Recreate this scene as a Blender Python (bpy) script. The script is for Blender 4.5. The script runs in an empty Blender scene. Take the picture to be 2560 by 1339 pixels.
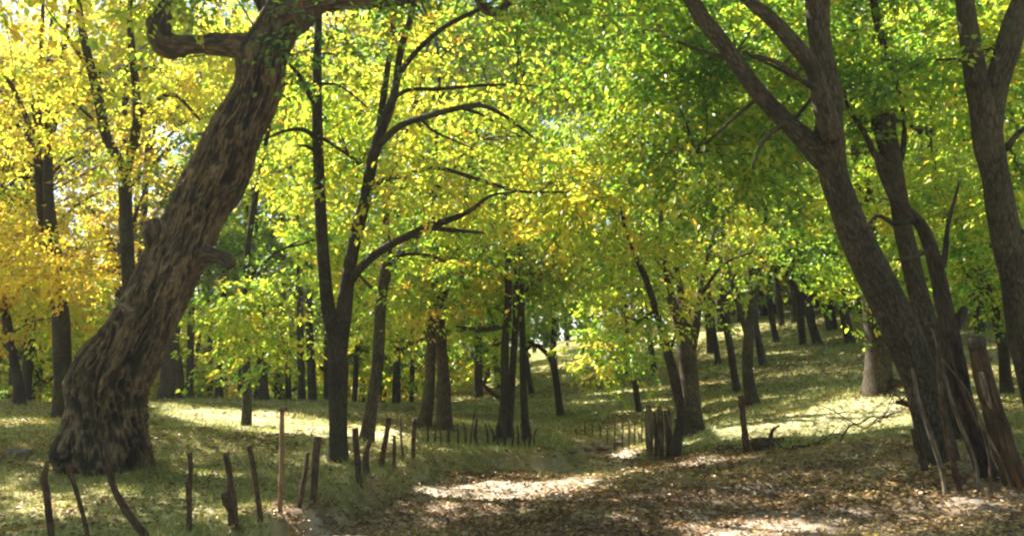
import bpy, math, numpy as np
from mathutils import Vector

# ------------------------------------------------------------------ camera, sky, sun, exposure
C = bpy.context.scene.collection
sc = bpy.context.scene
F = 2217.0                       # focal length in photo pixels (2560 wide)
HOR = 930.0                      # photo row of the horizon
EYE = 1.6
P = math.atan((HOR - 669.5) / F)
cam = bpy.data.objects.new('camera', bpy.data.cameras.new('camera'))
C.objects.link(cam)
cam.location = (0, 0, EYE)
cam.rotation_euler = (math.pi / 2 + P, 0, 0)
cam.data.sensor_width = 36
cam.data.lens = 36 * F / 2560
cam.data.clip_end = 2000
sc.camera = cam

SUN_EL, SUN_AZ = math.radians(46), math.radians(54)      # azimuth to the left of the view direction
S = np.array([-math.sin(SUN_AZ) * math.cos(SUN_EL), math.cos(SUN_AZ) * math.cos(SUN_EL), math.sin(SUN_EL)])
w = bpy.data.worlds.new('World'); sc.world = w; w.use_nodes = True
wn = w.node_tree
sky = wn.nodes.new('ShaderNodeTexSky'); sky.sky_type = 'NISHITA'; sky.sun_disc = False
sky.sun_elevation = SUN_EL; sky.sun_rotation = -SUN_AZ
wn.links.new(sky.outputs[0], wn.nodes['Background'].inputs[0])
wn.nodes['Background'].inputs[1].default_value = 0.055
sl = bpy.data.lights.new('sun', 'SUN'); sl.energy = 5.0; sl.angle = math.radians(0.5); sl.color = (1, 0.93, 0.80)
so = bpy.data.objects.new('sun', sl); C.objects.link(so)
so.rotation_euler = Vector(S).to_track_quat('Z', 'Y').to_euler()
sc.view_settings.view_transform = 'Standard'; sc.view_settings.look = 'None'
sc.view_settings.gamma = 1; sc.view_settings.exposure = 2.35
sc.render.engine = 'CYCLES'
sc.cycles.use_denoising = True
sc.cycles.max_bounces = 7; sc.cycles.diffuse_bounces = 5; sc.cycles.transmission_bounces = 5
sc.cycles.sample_clamp_indirect = 6
sc.cycles.filter_width = 2.3

rng = np.random.default_rng(11)

# ------------------------------------------------------------------ helpers: space, noise, meshes
def at(px, py, d):
    """photo pixel at a distance d in front of the camera -> world point"""
    x = (px - 1280) / F * d; u = (669.5 - py) / F * d
    return np.array([x, d * math.cos(P) - u * math.sin(P), EYE + d * math.sin(P) + u * math.cos(P)])

def _h(i, j, k):
    n = (i * 374761393 + j * 668265263 + k * 2147483647 + 1013904223) & 0xFFFFFFFF
    n = ((n ^ (n >> 13)) * 1274126177) & 0xFFFFFFFF
    n = ((n ^ (n >> 16)) * 2246822519) & 0xFFFFFFFF
    return ((n ^ (n >> 15)) & 0xFFFFFF) / float(0xFFFFFF)

def vnoise(p):
    p = np.asarray(p, float); i = np.floor(p).astype(np.int64); f = p - i; f = f * f * (3 - 2 * f)
    r = 0
    for a in (0, 1):
        for b in (0, 1):
            for c in (0, 1):
                wgt = (f[..., 0] if a else 1 - f[..., 0]) * (f[..., 1] if b else 1 - f[..., 1]) * (f[..., 2] if c else 1 - f[..., 2])
                r = r + wgt * _h(i[..., 0] + a, i[..., 1] + b, i[..., 2] + c)
    return r

def fbm(p, o=4):
    p = np.asarray(p, float); r = 0; a = .5; t = 0
    for k in range(o):
        r = r + a * vnoise(p * 2 ** k + 17.3 * k); t += a; a *= .5
    return r / t

def mk(name, V, faces, mats, parent=None, attrs=None, midx=None, smooth=True):
    """one mesh object; faces = list of (n,k) index arrays"""
    me = bpy.data.meshes.new(name)
    V = np.asarray(V, np.float32)
    me.vertices.add(len(V)); me.vertices.foreach_set('co', V.ravel())
    tot = np.concatenate([np.full(len(f), f.shape[1], np.int32) for f in faces])
    idx = np.concatenate([f.ravel() for f in faces]).astype(np.int32)
    st = np.concatenate([[0], np.cumsum(tot)[:-1]]).astype(np.int32)
    me.loops.add(len(idx)); me.loops.foreach_set('vertex_index', idx)
    me.polygons.add(len(tot)); me.polygons.foreach_set('loop_start', st)
    for m in mats: me.materials.append(m)
    if midx is not None:
        me.polygons.foreach_set('material_index', np.concatenate([np.full(len(f), m, np.int32) for f, m in zip(faces, midx)]))
    me.polygons.foreach_set('use_smooth', np.full(len(tot), smooth))
    for k, a in (attrs or {}).items():
        a = np.asarray(a, np.float32)
        at_ = me.attributes.new(k, 'FLOAT' if a.ndim == 1 else 'FLOAT_VECTOR', 'POINT')
        at_.data.foreach_set('value' if a.ndim == 1 else 'vector', a.ravel())
    me.update(calc_edges=True); me.validate()
    o = bpy.data.objects.new(name, me); C.objects.link(o)
    if parent is not None:
        o.parent = parent
        o.matrix_parent_inverse.identity()
    return o

def tag(o, label=None, cat=None, group=None, kind=None):
    for k, v in (('label', label), ('category', cat), ('group', group), ('kind', kind)):
        if v: o[k] = v
    return o

def empty(name, loc):
    o = bpy.data.objects.new(name, None); C.objects.link(o); o.location = [float(q) for q in loc]; o.empty_display_size = .2
    return o

def spline(A, n):
    """Catmull-Rom through rows of A, about n samples a span by length list"""
    A = np.asarray(A, float); B = np.vstack([2 * A[0] - A[1], A, 2 * A[-1] - A[-2]]); out = []
    for i in range(len(A) - 1):
        p0, p1, p2, p3 = B[i:i + 4]
        t = np.linspace(0, 1, n[i], endpoint=False)[:, None]
        out.append(.5 * (2 * p1 + (p2 - p0) * t + (2 * p0 - 5 * p1 + 4 * p2 - p3) * t ** 2 + (3 * p1 - p0 - 3 * p2 + p3) * t ** 3))
    out.append(A[-1:])
    return np.vstack(out)

class Geo:
    def __init__(s): s.V = []; s.Q = []; s.T = []; s.B = []; s.n = 0
    def add(s, V, Q=None, T=None, B=None):
        s.V.append(V)
        if Q is not None: s.Q.append(Q + s.n)
        if T is not None: s.T.append(T + s.n)
        s.B.append(B if B is not None else V); s.n += len(V)
    def arrays(s):
        fs = []
        if s.Q: fs.append(np.vstack(s.Q))
        if s.T: fs.append(np.vstack(s.T))
        return np.vstack(s.V), fs, np.vstack(s.B)
    def build(s, name, mat, parent=None, smooth=True):
        V, fs, B = s.arrays()
        if parent is not None: V = V - np.array(parent_loc(parent))
        return mk(name, V, fs, [mat], parent, {'bark': B}, smooth=smooth)

def parent_loc(p):
    l = np.zeros(3)
    while p is not None:
        l = l + np.array(p.location); p = p.parent
    return l

def tube(g, Pts, R, seg=10, step=.12, lump=.12, shape=None, cap=True, seed=0, freq=2.2):
    """a tapering limb along Pts; gives the centre line back"""
    Pts = np.asarray(Pts, float); R = np.asarray(R, float)
    ln = np.linalg.norm(np.diff(Pts, axis=0), axis=1)
    A = spline(np.hstack([Pts, R[:, None]]), [max(1, int(math.ceil(l / step))) for l in ln])
    c, r = A[:, :3], np.maximum(A[:, 3], .002)
    t = np.gradient(c, axis=0); t /= np.linalg.norm(t, axis=1)[:, None] + 1e-9
    s = np.concatenate([[0], np.cumsum(np.linalg.norm(np.diff(c, axis=0), axis=1))])
    u = np.cross(t[0], [0.3, 1, .1]); u /= np.linalg.norm(u); U = [u]
    for i in range(1, len(c)):
        u = u - t[i] * np.dot(u, t[i]); u = u / np.linalg.norm(u); U.append(u)
    U = np.array(U); W = np.cross(t, U)
    a = np.linspace(0, 2 * math.pi, seg, endpoint=False)
    ca, sa = np.cos(a), np.sin(a)
    dirs = U[:, None] * ca[None, :, None] + W[:, None] * sa[None, :, None]
    q = np.stack(np.broadcast_arrays(ca[None] * 1.0, sa[None] * 1.0, (s * freq)[:, None]), -1) + seed * 7.7
    rr = r[:, None] * (1 + lump * 2 * (fbm(q, 3) - .5))
    if shape is not None: rr = shape(rr, a[None, :], s[:, None], c, dirs)
    V = c[:, None] + dirs * rr[..., None]
    n = len(c)
    i = np.arange(n - 1)[:, None] * seg; j = np.arange(seg)[None]; j2 = (j + 1) % seg
    Q = np.stack([i + j, i + j2, i + seg + j2, i + seg + j], -1).reshape(-1, 4)
    B = np.stack(np.broadcast_arrays(ca[None] * r[:, None], sa[None] * r[:, None], s[:, None] + seed * 3.1), -1).reshape(-1, 3)
    V = V.reshape(-1, 3); T = None
    if cap:
        m = len(V); j = np.arange(seg); j2 = (j + 1) % seg
        V = np.vstack([V, c[-1] + t[-1] * r[-1] * .25, c[0]]); B = np.vstack([B, [0, 0, s[-1]], [0, 0, 0]])
        T = np.vstack([np.stack([(n - 1) * seg + j, (n - 1) * seg + j2, np.full(seg, m)], -1), np.stack([j2, j, np.full(seg, m + 1)], -1)])
    g.add(V, Q, T, B)
    return c

# ------------------------------------------------------------------ materials
def nodes(name):
    m = bpy.data.materials.new(name); m.use_nodes = True; nt = m.node_tree; nt.nodes.clear()
    return m, nt, nt.nodes.new('ShaderNodeOutputMaterial')
def N(nt, t, **kw):
    n = nt.nodes.new(t)
    for k, v in kw.items():
        if k in n.inputs.keys(): n.inputs[k].default_value = v
        else: setattr(n, k, v)
    return n
def ramp(nt, fac, stops):
    r = nt.nodes.new('ShaderNodeValToRGB'); e = r.color_ramp.elements
    while len(e) < len(stops): e.new(.5)
    for el, (p, c) in zip(e, stops): el.position = p; el.color = (*c, 1)
    nt.links.new(fac, r.inputs[0]); return r.outputs[0]
def mixc(nt, fac, a, b, mode='MIX'):
    m = nt.nodes.new('ShaderNodeMix'); m.data_type = 'RGBA'; m.blend_type = mode
    for s, v in ((m.inputs[0], fac), (m.inputs[6], a), (m.inputs[7], b)):
        if hasattr(v, 'is_linked'): nt.links.new(v, s)
        else: s.default_value = v if not isinstance(v, tuple) else (*v, 1)
    return m.outputs[2]
def attr(nt, name, out='Fac'):
    a = nt.nodes.new('ShaderNodeAttribute'); a.attribute_name = name; return a.outputs[out]

def bark_mat(name, dark, mid, light, scale=1.0, bump=.5, stretch=.22, moss=None, patch=None, ridge=False):
    m, nt, out = nodes(name); L = nt.links
    v = attr(nt, 'bark', 'Vector')
    mp = N(nt, 'ShaderNodeMapping'); mp.inputs['Scale'].default_value = (1, 1, stretch); L.new(v, mp.inputs[0])
    n1 = N(nt, 'ShaderNodeTexNoise', Scale=26 * scale, Detail=6.0, Roughness=.65, Distortion=.6); L.new(mp.outputs[0], n1.inputs['Vector'])
    v1 = N(nt, 'ShaderNodeTexVoronoi', Scale=17 * scale, feature='DISTANCE_TO_EDGE'); L.new(mp.outputs[0], v1.inputs['Vector'])
    n2 = N(nt, 'ShaderNodeTexNoise', Scale=2.3, Detail=4.0); L.new(v, n2.inputs['Vector'])
    h = N(nt, 'ShaderNodeMath', operation='MULTIPLY_ADD'); L.new(n1.outputs[0], h.inputs[0]); h.inputs[1].default_value = .9
    vm = N(nt, 'ShaderNodeMath', operation='MINIMUM'); L.new(v1.outputs[0], vm.inputs[0]); vm.inputs[1].default_value = .18
    L.new(vm.outputs[0], h.inputs[2])
    col = ramp(nt, h.outputs[0], [(.30, dark), (.52, mid), (.78, light)])
    big = ramp(nt, n2.outputs[0], [(.32, (.55, .53, .5)), (.7, (1.25, 1.2, 1.12))])
    col = mixc(nt, 1.0, col, big, 'MULTIPLY')
    if ridge: col = mixc(nt, 1.0, col, ramp(nt, attr(nt, 'ridge'), [(.14, (.10, .095, .09)), (.36, (.55, .53, .5)), (.66, (2.5, 2.35, 2.1))]), 'MULTIPLY')
    if moss:
        n3 = N(nt, 'ShaderNodeTexNoise', Scale=3.1, Detail=6.0, Roughness=.7); L.new(v, n3.inputs['Vector'])
        col = mixc(nt, ramp(nt, n3.outputs[0], [(.52, (0, 0, 0)), (.66, (.75, .75, .75))]), col, moss)
    if patch:
        n4 = N(nt, 'ShaderNodeTexNoise', Scale=4.6, Detail=3.0, Roughness=.6); L.new(mp.outputs[0], n4.inputs['Vector'])
        col = mixc(nt, ramp(nt, n4.outputs[0], [(.62, (0, 0, 0)), (.67, (1, 1, 1))]), col, patch)
    b = N(nt, 'ShaderNodeBsdfPrincipled', Roughness=.92); b.inputs['Specular IOR Level'].default_value = .25
    L.new(col, b.inputs['Base Color'])
    bp = N(nt, 'ShaderNodeBump', Strength=bump, Distance=.03); L.new(h.outputs[0], bp.inputs['Height']); L.new(bp.outputs[0], b.inputs['Normal'])
    L.new(b.outputs[0], out.inputs[0]); return m

BARK_OLD = bark_mat('old_furrowed_bark', (.022, .018, .013), (.058, .045, .031), (.11, .09, .066), scale=1.7, bump=.7, stretch=.16, moss=(.022, .025, .012), ridge=True)
BARK_GREY = bark_mat('grey_brown_bark', (.014, .011, .007), (.045, .036, .025), (.12, .10, .075), scale=1.3, bump=.45, stretch=.3, moss=(.06, .062, .03))
BARK_SLIM = bark_mat('slim_tree_bark', (.010, .008, .005), (.030, .0245, .017), (.075, .062, .045), scale=1.4, bump=.4, stretch=.3, moss=(.05, .055, .026))
BARK_PALE = bark_mat('weathered_pale_wood', (.04, .03, .022), (.11, .086, .066), (.24, .20, .165), scale=1.5, bump=.5, stretch=.12)
STAKE = bark_mat('stake_bark', (.018, .011, .007), (.065, .040, .026), (.15, .105, .072), scale=1.8, bump=.5, stretch=.2)
ROT = bark_mat('split_orange_wood', (.015, .010, .006), (.06, .037, .021), (.14, .095, .06), scale=1.2, bump=.8, stretch=.12, patch=(.24, .085, .022))

def leaf_mat(name, stops, trans=.66, gain=1.0):
    m, nt, out = nodes(name); L = nt.links
    c = ramp(nt, attr(nt, 'hue'), stops)
    d = N(nt, 'ShaderNodeBsdfDiffuse'); L.new(c, d.inputs[0])
    t = N(nt, 'ShaderNodeBsdfTranslucent'); L.new(mixc(nt, 1.0, c, (1.3 * gain, 1.3 * gain, .75 * gain), 'MULTIPLY'), t.inputs[0])
    mx = N(nt, 'ShaderNodeMixShader'); mx.inputs[0].default_value = trans
    L.new(d.outputs[0], mx.inputs[1]); L.new(t.outputs[0], mx.inputs[2])
    g = N(nt, 'ShaderNodeBsdfGlossy', Roughness=.38); g.inputs[0].default_value = (.9, .95, 1, 1)
    m2 = N(nt, 'ShaderNodeMixShader'); m2.inputs[0].default_value = .035
    L.new(mx.outputs[0], m2.inputs[1]); L.new(g.outputs[0], m2.inputs[2]); L.new(m2.outputs[0], out.inputs[0])
    return m
LEAF = leaf_mat('autumn_leaf', [(0, (.055, .145, .035)), (.25, (.16, .31, .04)), (.45, (.42, .52, .07)), (.62, (.68, .58, .09)), (.8, (.62, .40, .07)), (1, (.36, .17, .05))], gain=1.0)
LITTER = leaf_mat('fallen_leaf', [(0, (.06, .034, .018)), (.35, (.17, .10, .05)), (.6, (.33, .21, .105)), (.8, (.46, .33, .13)), (.93, (.42, .38, .10)), (1, (.62, .54, .44))], trans=.15)
GRASS = leaf_mat('grass_blade', [(0, (.10, .13, .03)), (.4, (.22, .245, .065)), (.7, (.40, .42, .17)), (1, (.64, .61, .44))], trans=.3)

# ------------------------------------------------------------------ terrain from sighted points
CP = [(1000,1339,8.8),(1400,1250,11.2),(1250,1200,13.2),(1450,1160,15.5),(1500,1120,18.6),(1560,1105,20.5),
 (110,1339,8.7),(470,1322,9.0),(640,1290,9.8),(780,1240,11.0),(895,1200,12.2),(1000,1160,13.9),(1130,1122,16.4),(1250,1112,17.8),(1370,1127,17.2),
 (270,1180,12.9),(600,1150,13.9),(845,1150,14.1),(50,1130,14.0),(918,1100,17.2),(400,1080,18.0),(400,1000,28),(700,1005,29),(150,1040,22),(0,1012,27),
 (870,1030,26),(1062,1075,20),(1110,1066,21),(1250,1010,32),(1230,955,45),(1010,1035,27),
 (1400,1040,28),(1350,875,56),(1480,880,50),(1500,950,39),(1590,1030,27),(1735,1080,19.5),(1880,1020,23),(1840,970,27),(1690,1130,16.3),(1700,940,33),(1700,825,50),
 (1905,915,32),(1940,855,40),(2045,860,37),(2125,860,36),(2080,825,41),(1950,792,52),(2150,782,48),(2420,800,40),(2560,800,38),
 (2190,975,18.6),(2300,1000,17.6),(2520,990,18.0),(2500,900,25),(1865,1130,15.4),(1950,1112,15.4),(2250,1072,14.6),(2350,1160,11.4),(2480,1212,10.1),(2560,1225,9.7),(2250,1200,10.8),(2400,1339,8.2),(1900,1250,10.8),(2000,1339,8.5)]
pts = [at(*c) for c in CP]
for px in (0, 450, 850): pts += [at(px, HOR, 46) * [1, 1, 0] + [0, 0, -.4], at(px, HOR, 95) * [1, 1, 0] + [0, 0, -1.5]]
for px, z in ((1250, 3.0), (1700, 6.5), (2200, 7.5), (2600, 7.5)): pts.append(at(px, HOR, 95) * [1, 1, 0] + [0, 0, z])
for x, y, z in ((0, 0, 0), (0, 4, 0), (-5, 0, .05), (5, 0, .15), (-15, 0, .2), (15, 0, 1.2), (-15, -20, 0), (15, -20, .5), (-35, 10, .5), (35, 10, 4), (-60, 40, 0), (60, 40, 7),
                (-200, 250, -2), (0, 250, 3), (200, 250, 8), (-200, 0, 0), (200, 0, 8), (0, -100, 0), (-100, 120, -1.5), (100, 120, 8)):
    pts.append(np.array([x, y, z], float))
pts = np.array(pts)
def _k(a, b):
    r2 = ((a[:, None, :2] - b[None, :, :2]) ** 2).sum(-1); return r2 * np.log(r2 + 1e-9) * .5
n = len(pts); A = np.zeros((n + 3, n + 3)); A[:n, :n] = _k(pts, pts) + np.eye(n) * .6
A[:n, n] = 1; A[:n, n + 1:] = pts[:, :2]; A[n, :n] = 1; A[n + 1:, :n] = pts[:, :2].T
TN = n; TW = np.linalg.solve(A, np.concatenate([pts[:, 2], [0, 0, 0]]))
def tps(xy):
    xy = np.atleast_2d(xy); out = np.empty(len(xy))
    for i in range(0, len(xy), 20000):
        q = xy[i:i + 20000]; out[i:i + 20000] = _k(q, pts) @ TW[:TN] + TW[TN] + q @ TW[TN + 1:]
    return out
def hit(px, py, fn):
    d = np.arange(4, 120, .04); a, b = at(px, py, 1), at(px, py, 2); v = b - a; o = a - v
    p = o + v * d[:, None]; g = fn(p[:, :2]); k = np.argmax(p[:, 2] <= g)
    return d[k] if p[k, 2] <= g[k] else None, p[k]
def seg_dist(xy, poly, closed=False):
    """distance to a polyline and the side sign of the closest segment"""
    xy = np.asarray(xy); best = np.full(len(xy), 1e9); sg = np.zeros(len(xy)); m = len(poly)
    for i in range(m if closed else m - 1):
        a, b = poly[i], poly[(i + 1) % m]; ab = b - a; ap = xy - a
        t = np.clip((ap @ ab) / (ab @ ab), 0, 1); dd = np.linalg.norm(ap - t[:, None] * ab, axis=1)
        cr = ab[0] * ap[:, 1] - ab[1] * ap[:, 0]; k = dd < best; best[k] = dd[k]; sg[k] = np.sign(cr[k])
    return best, sg
def inside(xy, poly):
    xy = np.asarray(xy); r = np.zeros(len(xy), bool); m = len(poly)
    for i in range(m):
        a, b = poly[i], poly[(i + 1) % m]
        k = ((a[1] > xy[:, 1]) != (b[1] > xy[:, 1])) & (xy[:, 0] < (b[0] - a[0]) * (xy[:, 1] - a[1]) / (b[1] - a[1] + 1e-12) + a[0]); r ^= k
    return r
LIP = np.array([hit(px, py, tps)[1][:2] for px, py in ((300,1420),(520,1345),(690,1315),(850,1240),(960,1200),(1040,1158),(1110,1139),(1250,1130),(1370,1137),(1398,1122),(1440,1108),(1500,1095),(1560,1083))])
LIP = np.vstack([[-4.6, 3.0], LIP])
LIT_POLY = np.vstack([[-4.6, -12], LIP, [hit(px, py, tps)[1][:2] for px, py in ((1625,1096),(1640,1128),(1710,1122),(1880,1118),(2100,1098),(2270,1080),(2420,1110),(2560,1130))], [14, 9], [14, -12]])
def H(xy):
    xy = np.atleast_2d(xy); z = tps(xy)
    d, s = seg_dist(xy, LIP); din = np.where(s < 0, d, -d)
    wob = (fbm(np.c_[xy * 1.3, np.zeros(len(xy))], 3) - .5) * .5
    k = np.clip((din + wob + .05) / .28, 0, 1); k = k * k * (3 - 2 * k)
    ramp_ = np.clip(1 - (din - .6) / 2.4, 0, 1)
    z = z - .27 * k * ramp_ + .06 * np.exp(-((din + .25) / .35) ** 2)
    r = np.hypot(xy[:, 0], xy[:, 1]); lod = np.clip(60 / (r + 1), 0, 1)
    z = z + (fbm(np.c_[xy * .45, np.zeros(len(xy)) + 3], 3) - .5) * .22 * np.clip(r / 12, .3, 1)
    z = z + (fbm(np.c_[xy * 3.2, np.zeros(len(xy)) + 9], 3) - .5) * .09 * lod
    return z
def litter_mask(xy):
    xy = np.atleast_2d(xy); d, _ = seg_dist(xy, LIT_POLY, True); d = np.where(inside(xy, LIT_POLY), d, -d)
    return np.clip(.5 + (d + (fbm(np.c_[xy * 1.1, np.zeros(len(xy)) + 5], 4) - .5) * 1.6) / .7, 0, 1)
def ground(px, py):
    d, p = hit(px, py, lambda q: H(q)); return (d if d is not None else 60), p

# sunlit gaps: ground that no leaves of the near canopy shade
def wpoly(q): 
    g = [hit(px, py, tps)[1] for px, py in q]; return np.array(g)[:, :2], float(np.mean([p[2] for p in g]))
GAPS = [wpoly(q) for q in (
    ((380,1008),(560,1022),(700,1035),(905,1062),(1010,1085),(1000,1120),(880,1105),(720,1085),(560,1078),(420,1040)),
    ((1040,1172),(1200,1178),(1400,1192),(1610,1160),(1640,1172),(1450,1214),(1300,1222),(1080,1198)),
    ((1760,1072),(1960,1040),(2120,1002),(2330,985),(2330,1062),(2050,1085),(1780,1098)),
    ((1700,1312),(1900,1285),(2060,1310),(1900,1339),(1760,1375)),
    ((740,1290),(1000,1300),(1000,1380),(740,1380)),
    ((500,1285),(700,1275),(720,1295),(520,1335)),
    ((390,1195),(560,1185),(600,1200),(420,1215)),
    ((1640,1160),(1760,1140),(1900,1135),(1750,1165)),
    ((1500,1108),(1560,1082),(1625,1062),(1630,1096),(1560,1112)), ((1190,975),(1200,935),(1290,925),(1300,965)), ((1300,905),(1320,872),(1400,870),(1400,890)),
    ((0,1048),(110,1042),(130,1062),(0,1068)), ((0,1215),(110,1235),(250,1300),(60,1310)))]
# long thin gaps along the sun's path over the right slope, and small ones on the bank and the path
SH = S[:2] / np.linalg.norm(S[:2]); SN = np.array([-SH[1], SH[0]])
for px, py, ln_, wd_ in ((1960,880,2.6,.34),(1950,940,2.2,.36),(1975,985,2.8,.34),(2095,985,3.0,.36),(2090,962,2.8,.26),(1790,955,2.4,.40),(1800,1000,2.2,.4),(1800,1032,2.6,.42),(1570,980,4.0,.5),(1560,1030,2.4,.36),(1480,1005,2.6,.34),
                         (1363,1000,2.0,.3),(1560,980,2.4,.3),(1440,975,2.4,.26),(1420,940,2.6,.3),(1500,940,2.4,.3),(1300,1050,1.5,.3),(1650,1000,1.4,.3),(2010,905,2.4,.26),(2050,930,2.4,.22),(1880,930,1.6,.26),(1700,1100,1.2,.3),(2060,1025,2.0,.25),
                         (2420,830,3.0,.4),(2460,870,2.5,.3),(2440,960,1.6,.3),(2500,1000,1.4,.3),(2300,1290,.8,.14),(2450,1250,.7,.12),(1450,1255,.6,.1),(1200,1290,.5,.09),(1640,1240,.5,.1),(2000,1180,.5,.1),(1850,1210,.5,.09),(2150,1140,.6,.12),(1100,1250,.4,.1),
                         (640,1110,.9,.12),(500,1160,.7,.12),(120,1180,.6,.14),(330,1240,.6,.12),(470,1250,.5,.12),(160,1290,.5,.12),(760,1180,.5,.1),(1290,1150,.7,.12),(900,1290,.4,.08),(1000,1330,.4,.08),(2130,1240,.5,.1),(2350,1240,.5,.12)):
    d_, p_ = hit(px, py, tps); q_ = p_[:2]
    GAPS.append((np.array([q_ - SH * ln_ / 2, q_ - SH * ln_ * .2 + SN * wd_ / 2, q_ + SH * ln_ * .3 + SN * wd_ * .4, q_ + SH * ln_ / 2, q_ + SH * ln_ * .2 - SN * wd_ * .5, q_ - SH * ln_ * .3 - SN * wd_ * .35]), p_[2]))
SHAFTS = [(at(px, py, d), r) for px, py, d, r in ((660,830,18.6,1.3),(740,640,20,1.3),(750,430,20,1.3),(800,420,15,1.0),(1000,200,14.2,1.6),(1200,350,14.6,1.4),(1400,480,14.2,1.0),(1080,640,17.5,1.3),
          (1230,590,18,1.2),(1760,200,12.8,1.4),(1650,410,13,1.2),(1510,880,25,1.2),(1740,590,18.9,1.6),(1860,590,20,1.4),(90,250,22,1.8),(300,620,21,1.6),(330,230,20,1.6),(420,420,21,1.4),(2180,720,18,1.0),(2340,450,13.6,1.0),(2060,130,12.7,1.0),(2500,130,13.6,1.2),(1420,250,15,1.2),(60,860,44,2),(180,900,45,2),(520,890,46,2),(620,860,46,2.2),(720,910,46,2),(900,930,44,2),(1000,900,44,2),(1150,880,40,2),(1430,800,56,2.2),(1900,720,60,2),(2010,720,60,2),(2090,700,58,2),(2300,650,24,1.6),(2420,600,22,1.4),(620,500,30,2))]
AUTO = []
def grow(poly, m):
    c = poly.mean(0); v = poly - c; return c + v * (1 + m / (np.linalg.norm(v, axis=1, keepdims=True) + .2))
GAPS = [(p_, z_, grow(p_, .22)) for p_, z_ in GAPS]
def gap_cull(Pc, prob=.97, auto=False):
    keep = np.ones(len(Pc), bool)
    for _, z, poly in GAPS:
        q = Pc[:, :2] - S[None, :2] * ((Pc[:, 2] - z) / S[2])[:, None]
        keep &= ~(inside(q, poly) & (rng.random(len(Pc)) < prob))
    for c, r in SHAFTS + (AUTO if auto else []):
        v = Pc - c; t = v @ S; dd = np.linalg.norm(v - t[:, None] * S, axis=1)
        keep &= ~((t > r + .4) & (dd < r) & (rng.random(len(Pc)) < .72))
    return keep

BARE_SUN_TINT = [GAPS[1][0], GAPS[7][0], GAPS[8][0], GAPS[3][0], wpoly(((1380,1140),(1440,1114),(1520,1096),(1600,1084),(1632,1100),(1612,1150),(1500,1160)))[0]]; GRASS_SUN_TINT = [GAPS[0][0], GAPS[2][0]]  # ground tinted paler inside the sunlit gaps, over the track's own bare soil
def soft_mask(xy, polys, w=.8):
    xy = np.atleast_2d(xy); r = np.zeros(len(xy)); nz = (fbm(np.c_[xy * 1.6, np.zeros(len(xy)) + 13], 4) - .5) * 1.2
    for p in polys:
        d, _ = seg_dist(xy, p, True); d = np.where(inside(xy, p), d, -d); r = np.maximum(r, np.clip(.5 + (d + nz) / w, 0, 1))
    return r
ys = np.concatenate([np.arange(-20, 4, 1.0), np.arange(4, 22, .07), np.arange(22, 60, .22), np.arange(60, 330, 6)])
xs = np.concatenate([-np.arange(30, 300, 7)[::-1], np.arange(-29.5, -11, .3), np.arange(-11, 12, .08), np.arange(12, 30, .25), np.arange(30, 300, 7)])
GX, GY = np.meshgrid(xs, ys); XY = np.c_[GX.ravel(), GY.ravel()]
GZ = H(XY); nx, ny = len(xs), len(ys)
i = (np.arange(ny - 1)[:, None] * nx + np.arange(nx - 1)[None]).ravel()
m, nt, out = nodes('forest_floor'); L = nt.links
geo = N(nt, 'ShaderNodeNewGeometry'); pos = geo.outputs['Position']
def noi(s, d=5.0, r=.6):
    q = N(nt, 'ShaderNodeTexNoise', Scale=s, Detail=d, Roughness=r); L.new(pos, q.inputs['Vector']); return q.outputs[0]
vo = N(nt, 'ShaderNodeTexVoronoi', Scale=11.0); L.new(pos, vo.inputs['Vector'])
sep = N(nt, 'ShaderNodeSeparateColor'); L.new(vo.outputs['Color'], sep.inputs[0])
lit1 = ramp(nt, sep.outputs[0], [(0, (.045, .028, .016)), (.45, (.11, .066, .035)), (.75, (.20, .125, .062)), (1, (.30, .22, .12))])
lit1 = mixc(nt, ramp(nt, noi(1.1), [(.44, (0, 0, 0)), (.66, (.85, .85, .85))]), lit1, (.42, .35, .28))
lit1 = mixc(nt, ramp(nt, noi(.7, 3.0), [(.55, (0, 0, 0)), (.75, (.5, .5, .5))]), lit1, (.07, .08, .02))
gr = ramp(nt, noi(9.0, 8.0, .75), [(.3, (.13, .14, .05)), (.5, (.28, .275, .10)), (.72, (.52, .48, .27))])
gr = mixc(nt, ramp(nt, noi(.55, 4.0), [(.42, (0, 0, 0)), (.68, (.65, .65, .65))]), gr, (.32, .25, .12))
lit1 = mixc(nt, attr(nt, 'bare'), lit1, ramp(nt, noi(16.0, 6.0, .7), [(.3, (.26, .20, .15)), (.6, (.46, .385, .31))]))  # bare track soil, paled to brighten its sunlit gaps
gr = mixc(nt, attr(nt, 'straw'), gr, ramp(nt, noi(12.0, 6.0, .7), [(.3, (.30, .28, .10)), (.6, (.60, .58, .38))]))  # paler tone brightens the grassy floor in two sunlit gaps
col = mixc(nt, attr(nt, 'litter'), gr, lit1)
b = N(nt, 'ShaderNodeBsdfPrincipled', Roughness=.95); b.inputs['Specular IOR Level'].default_value = .15
L.new(col, b.inputs['Base Color'])
bp = N(nt, 'ShaderNodeBump', Strength=.7, Distance=.05); L.new(noi(14.0, 8.0, .75), bp.inputs['Height']); L.new(bp.outputs[0], b.inputs['Normal'])
L.new(b.outputs[0], out.inputs[0]); GROUND = m
tag(mk('ground', np.c_[XY, GZ], [np.stack([i, i + 1, i + nx + 1, i + nx], -1)], [GROUND], attrs={'litter': litter_mask(XY), 'bare': soft_mask(XY, BARE_SUN_TINT), 'straw': soft_mask(XY, GRASS_SUN_TINT, 1.5)}), kind='structure')  # bare and straw masks carry the paler tint of the sunlit gaps

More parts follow.
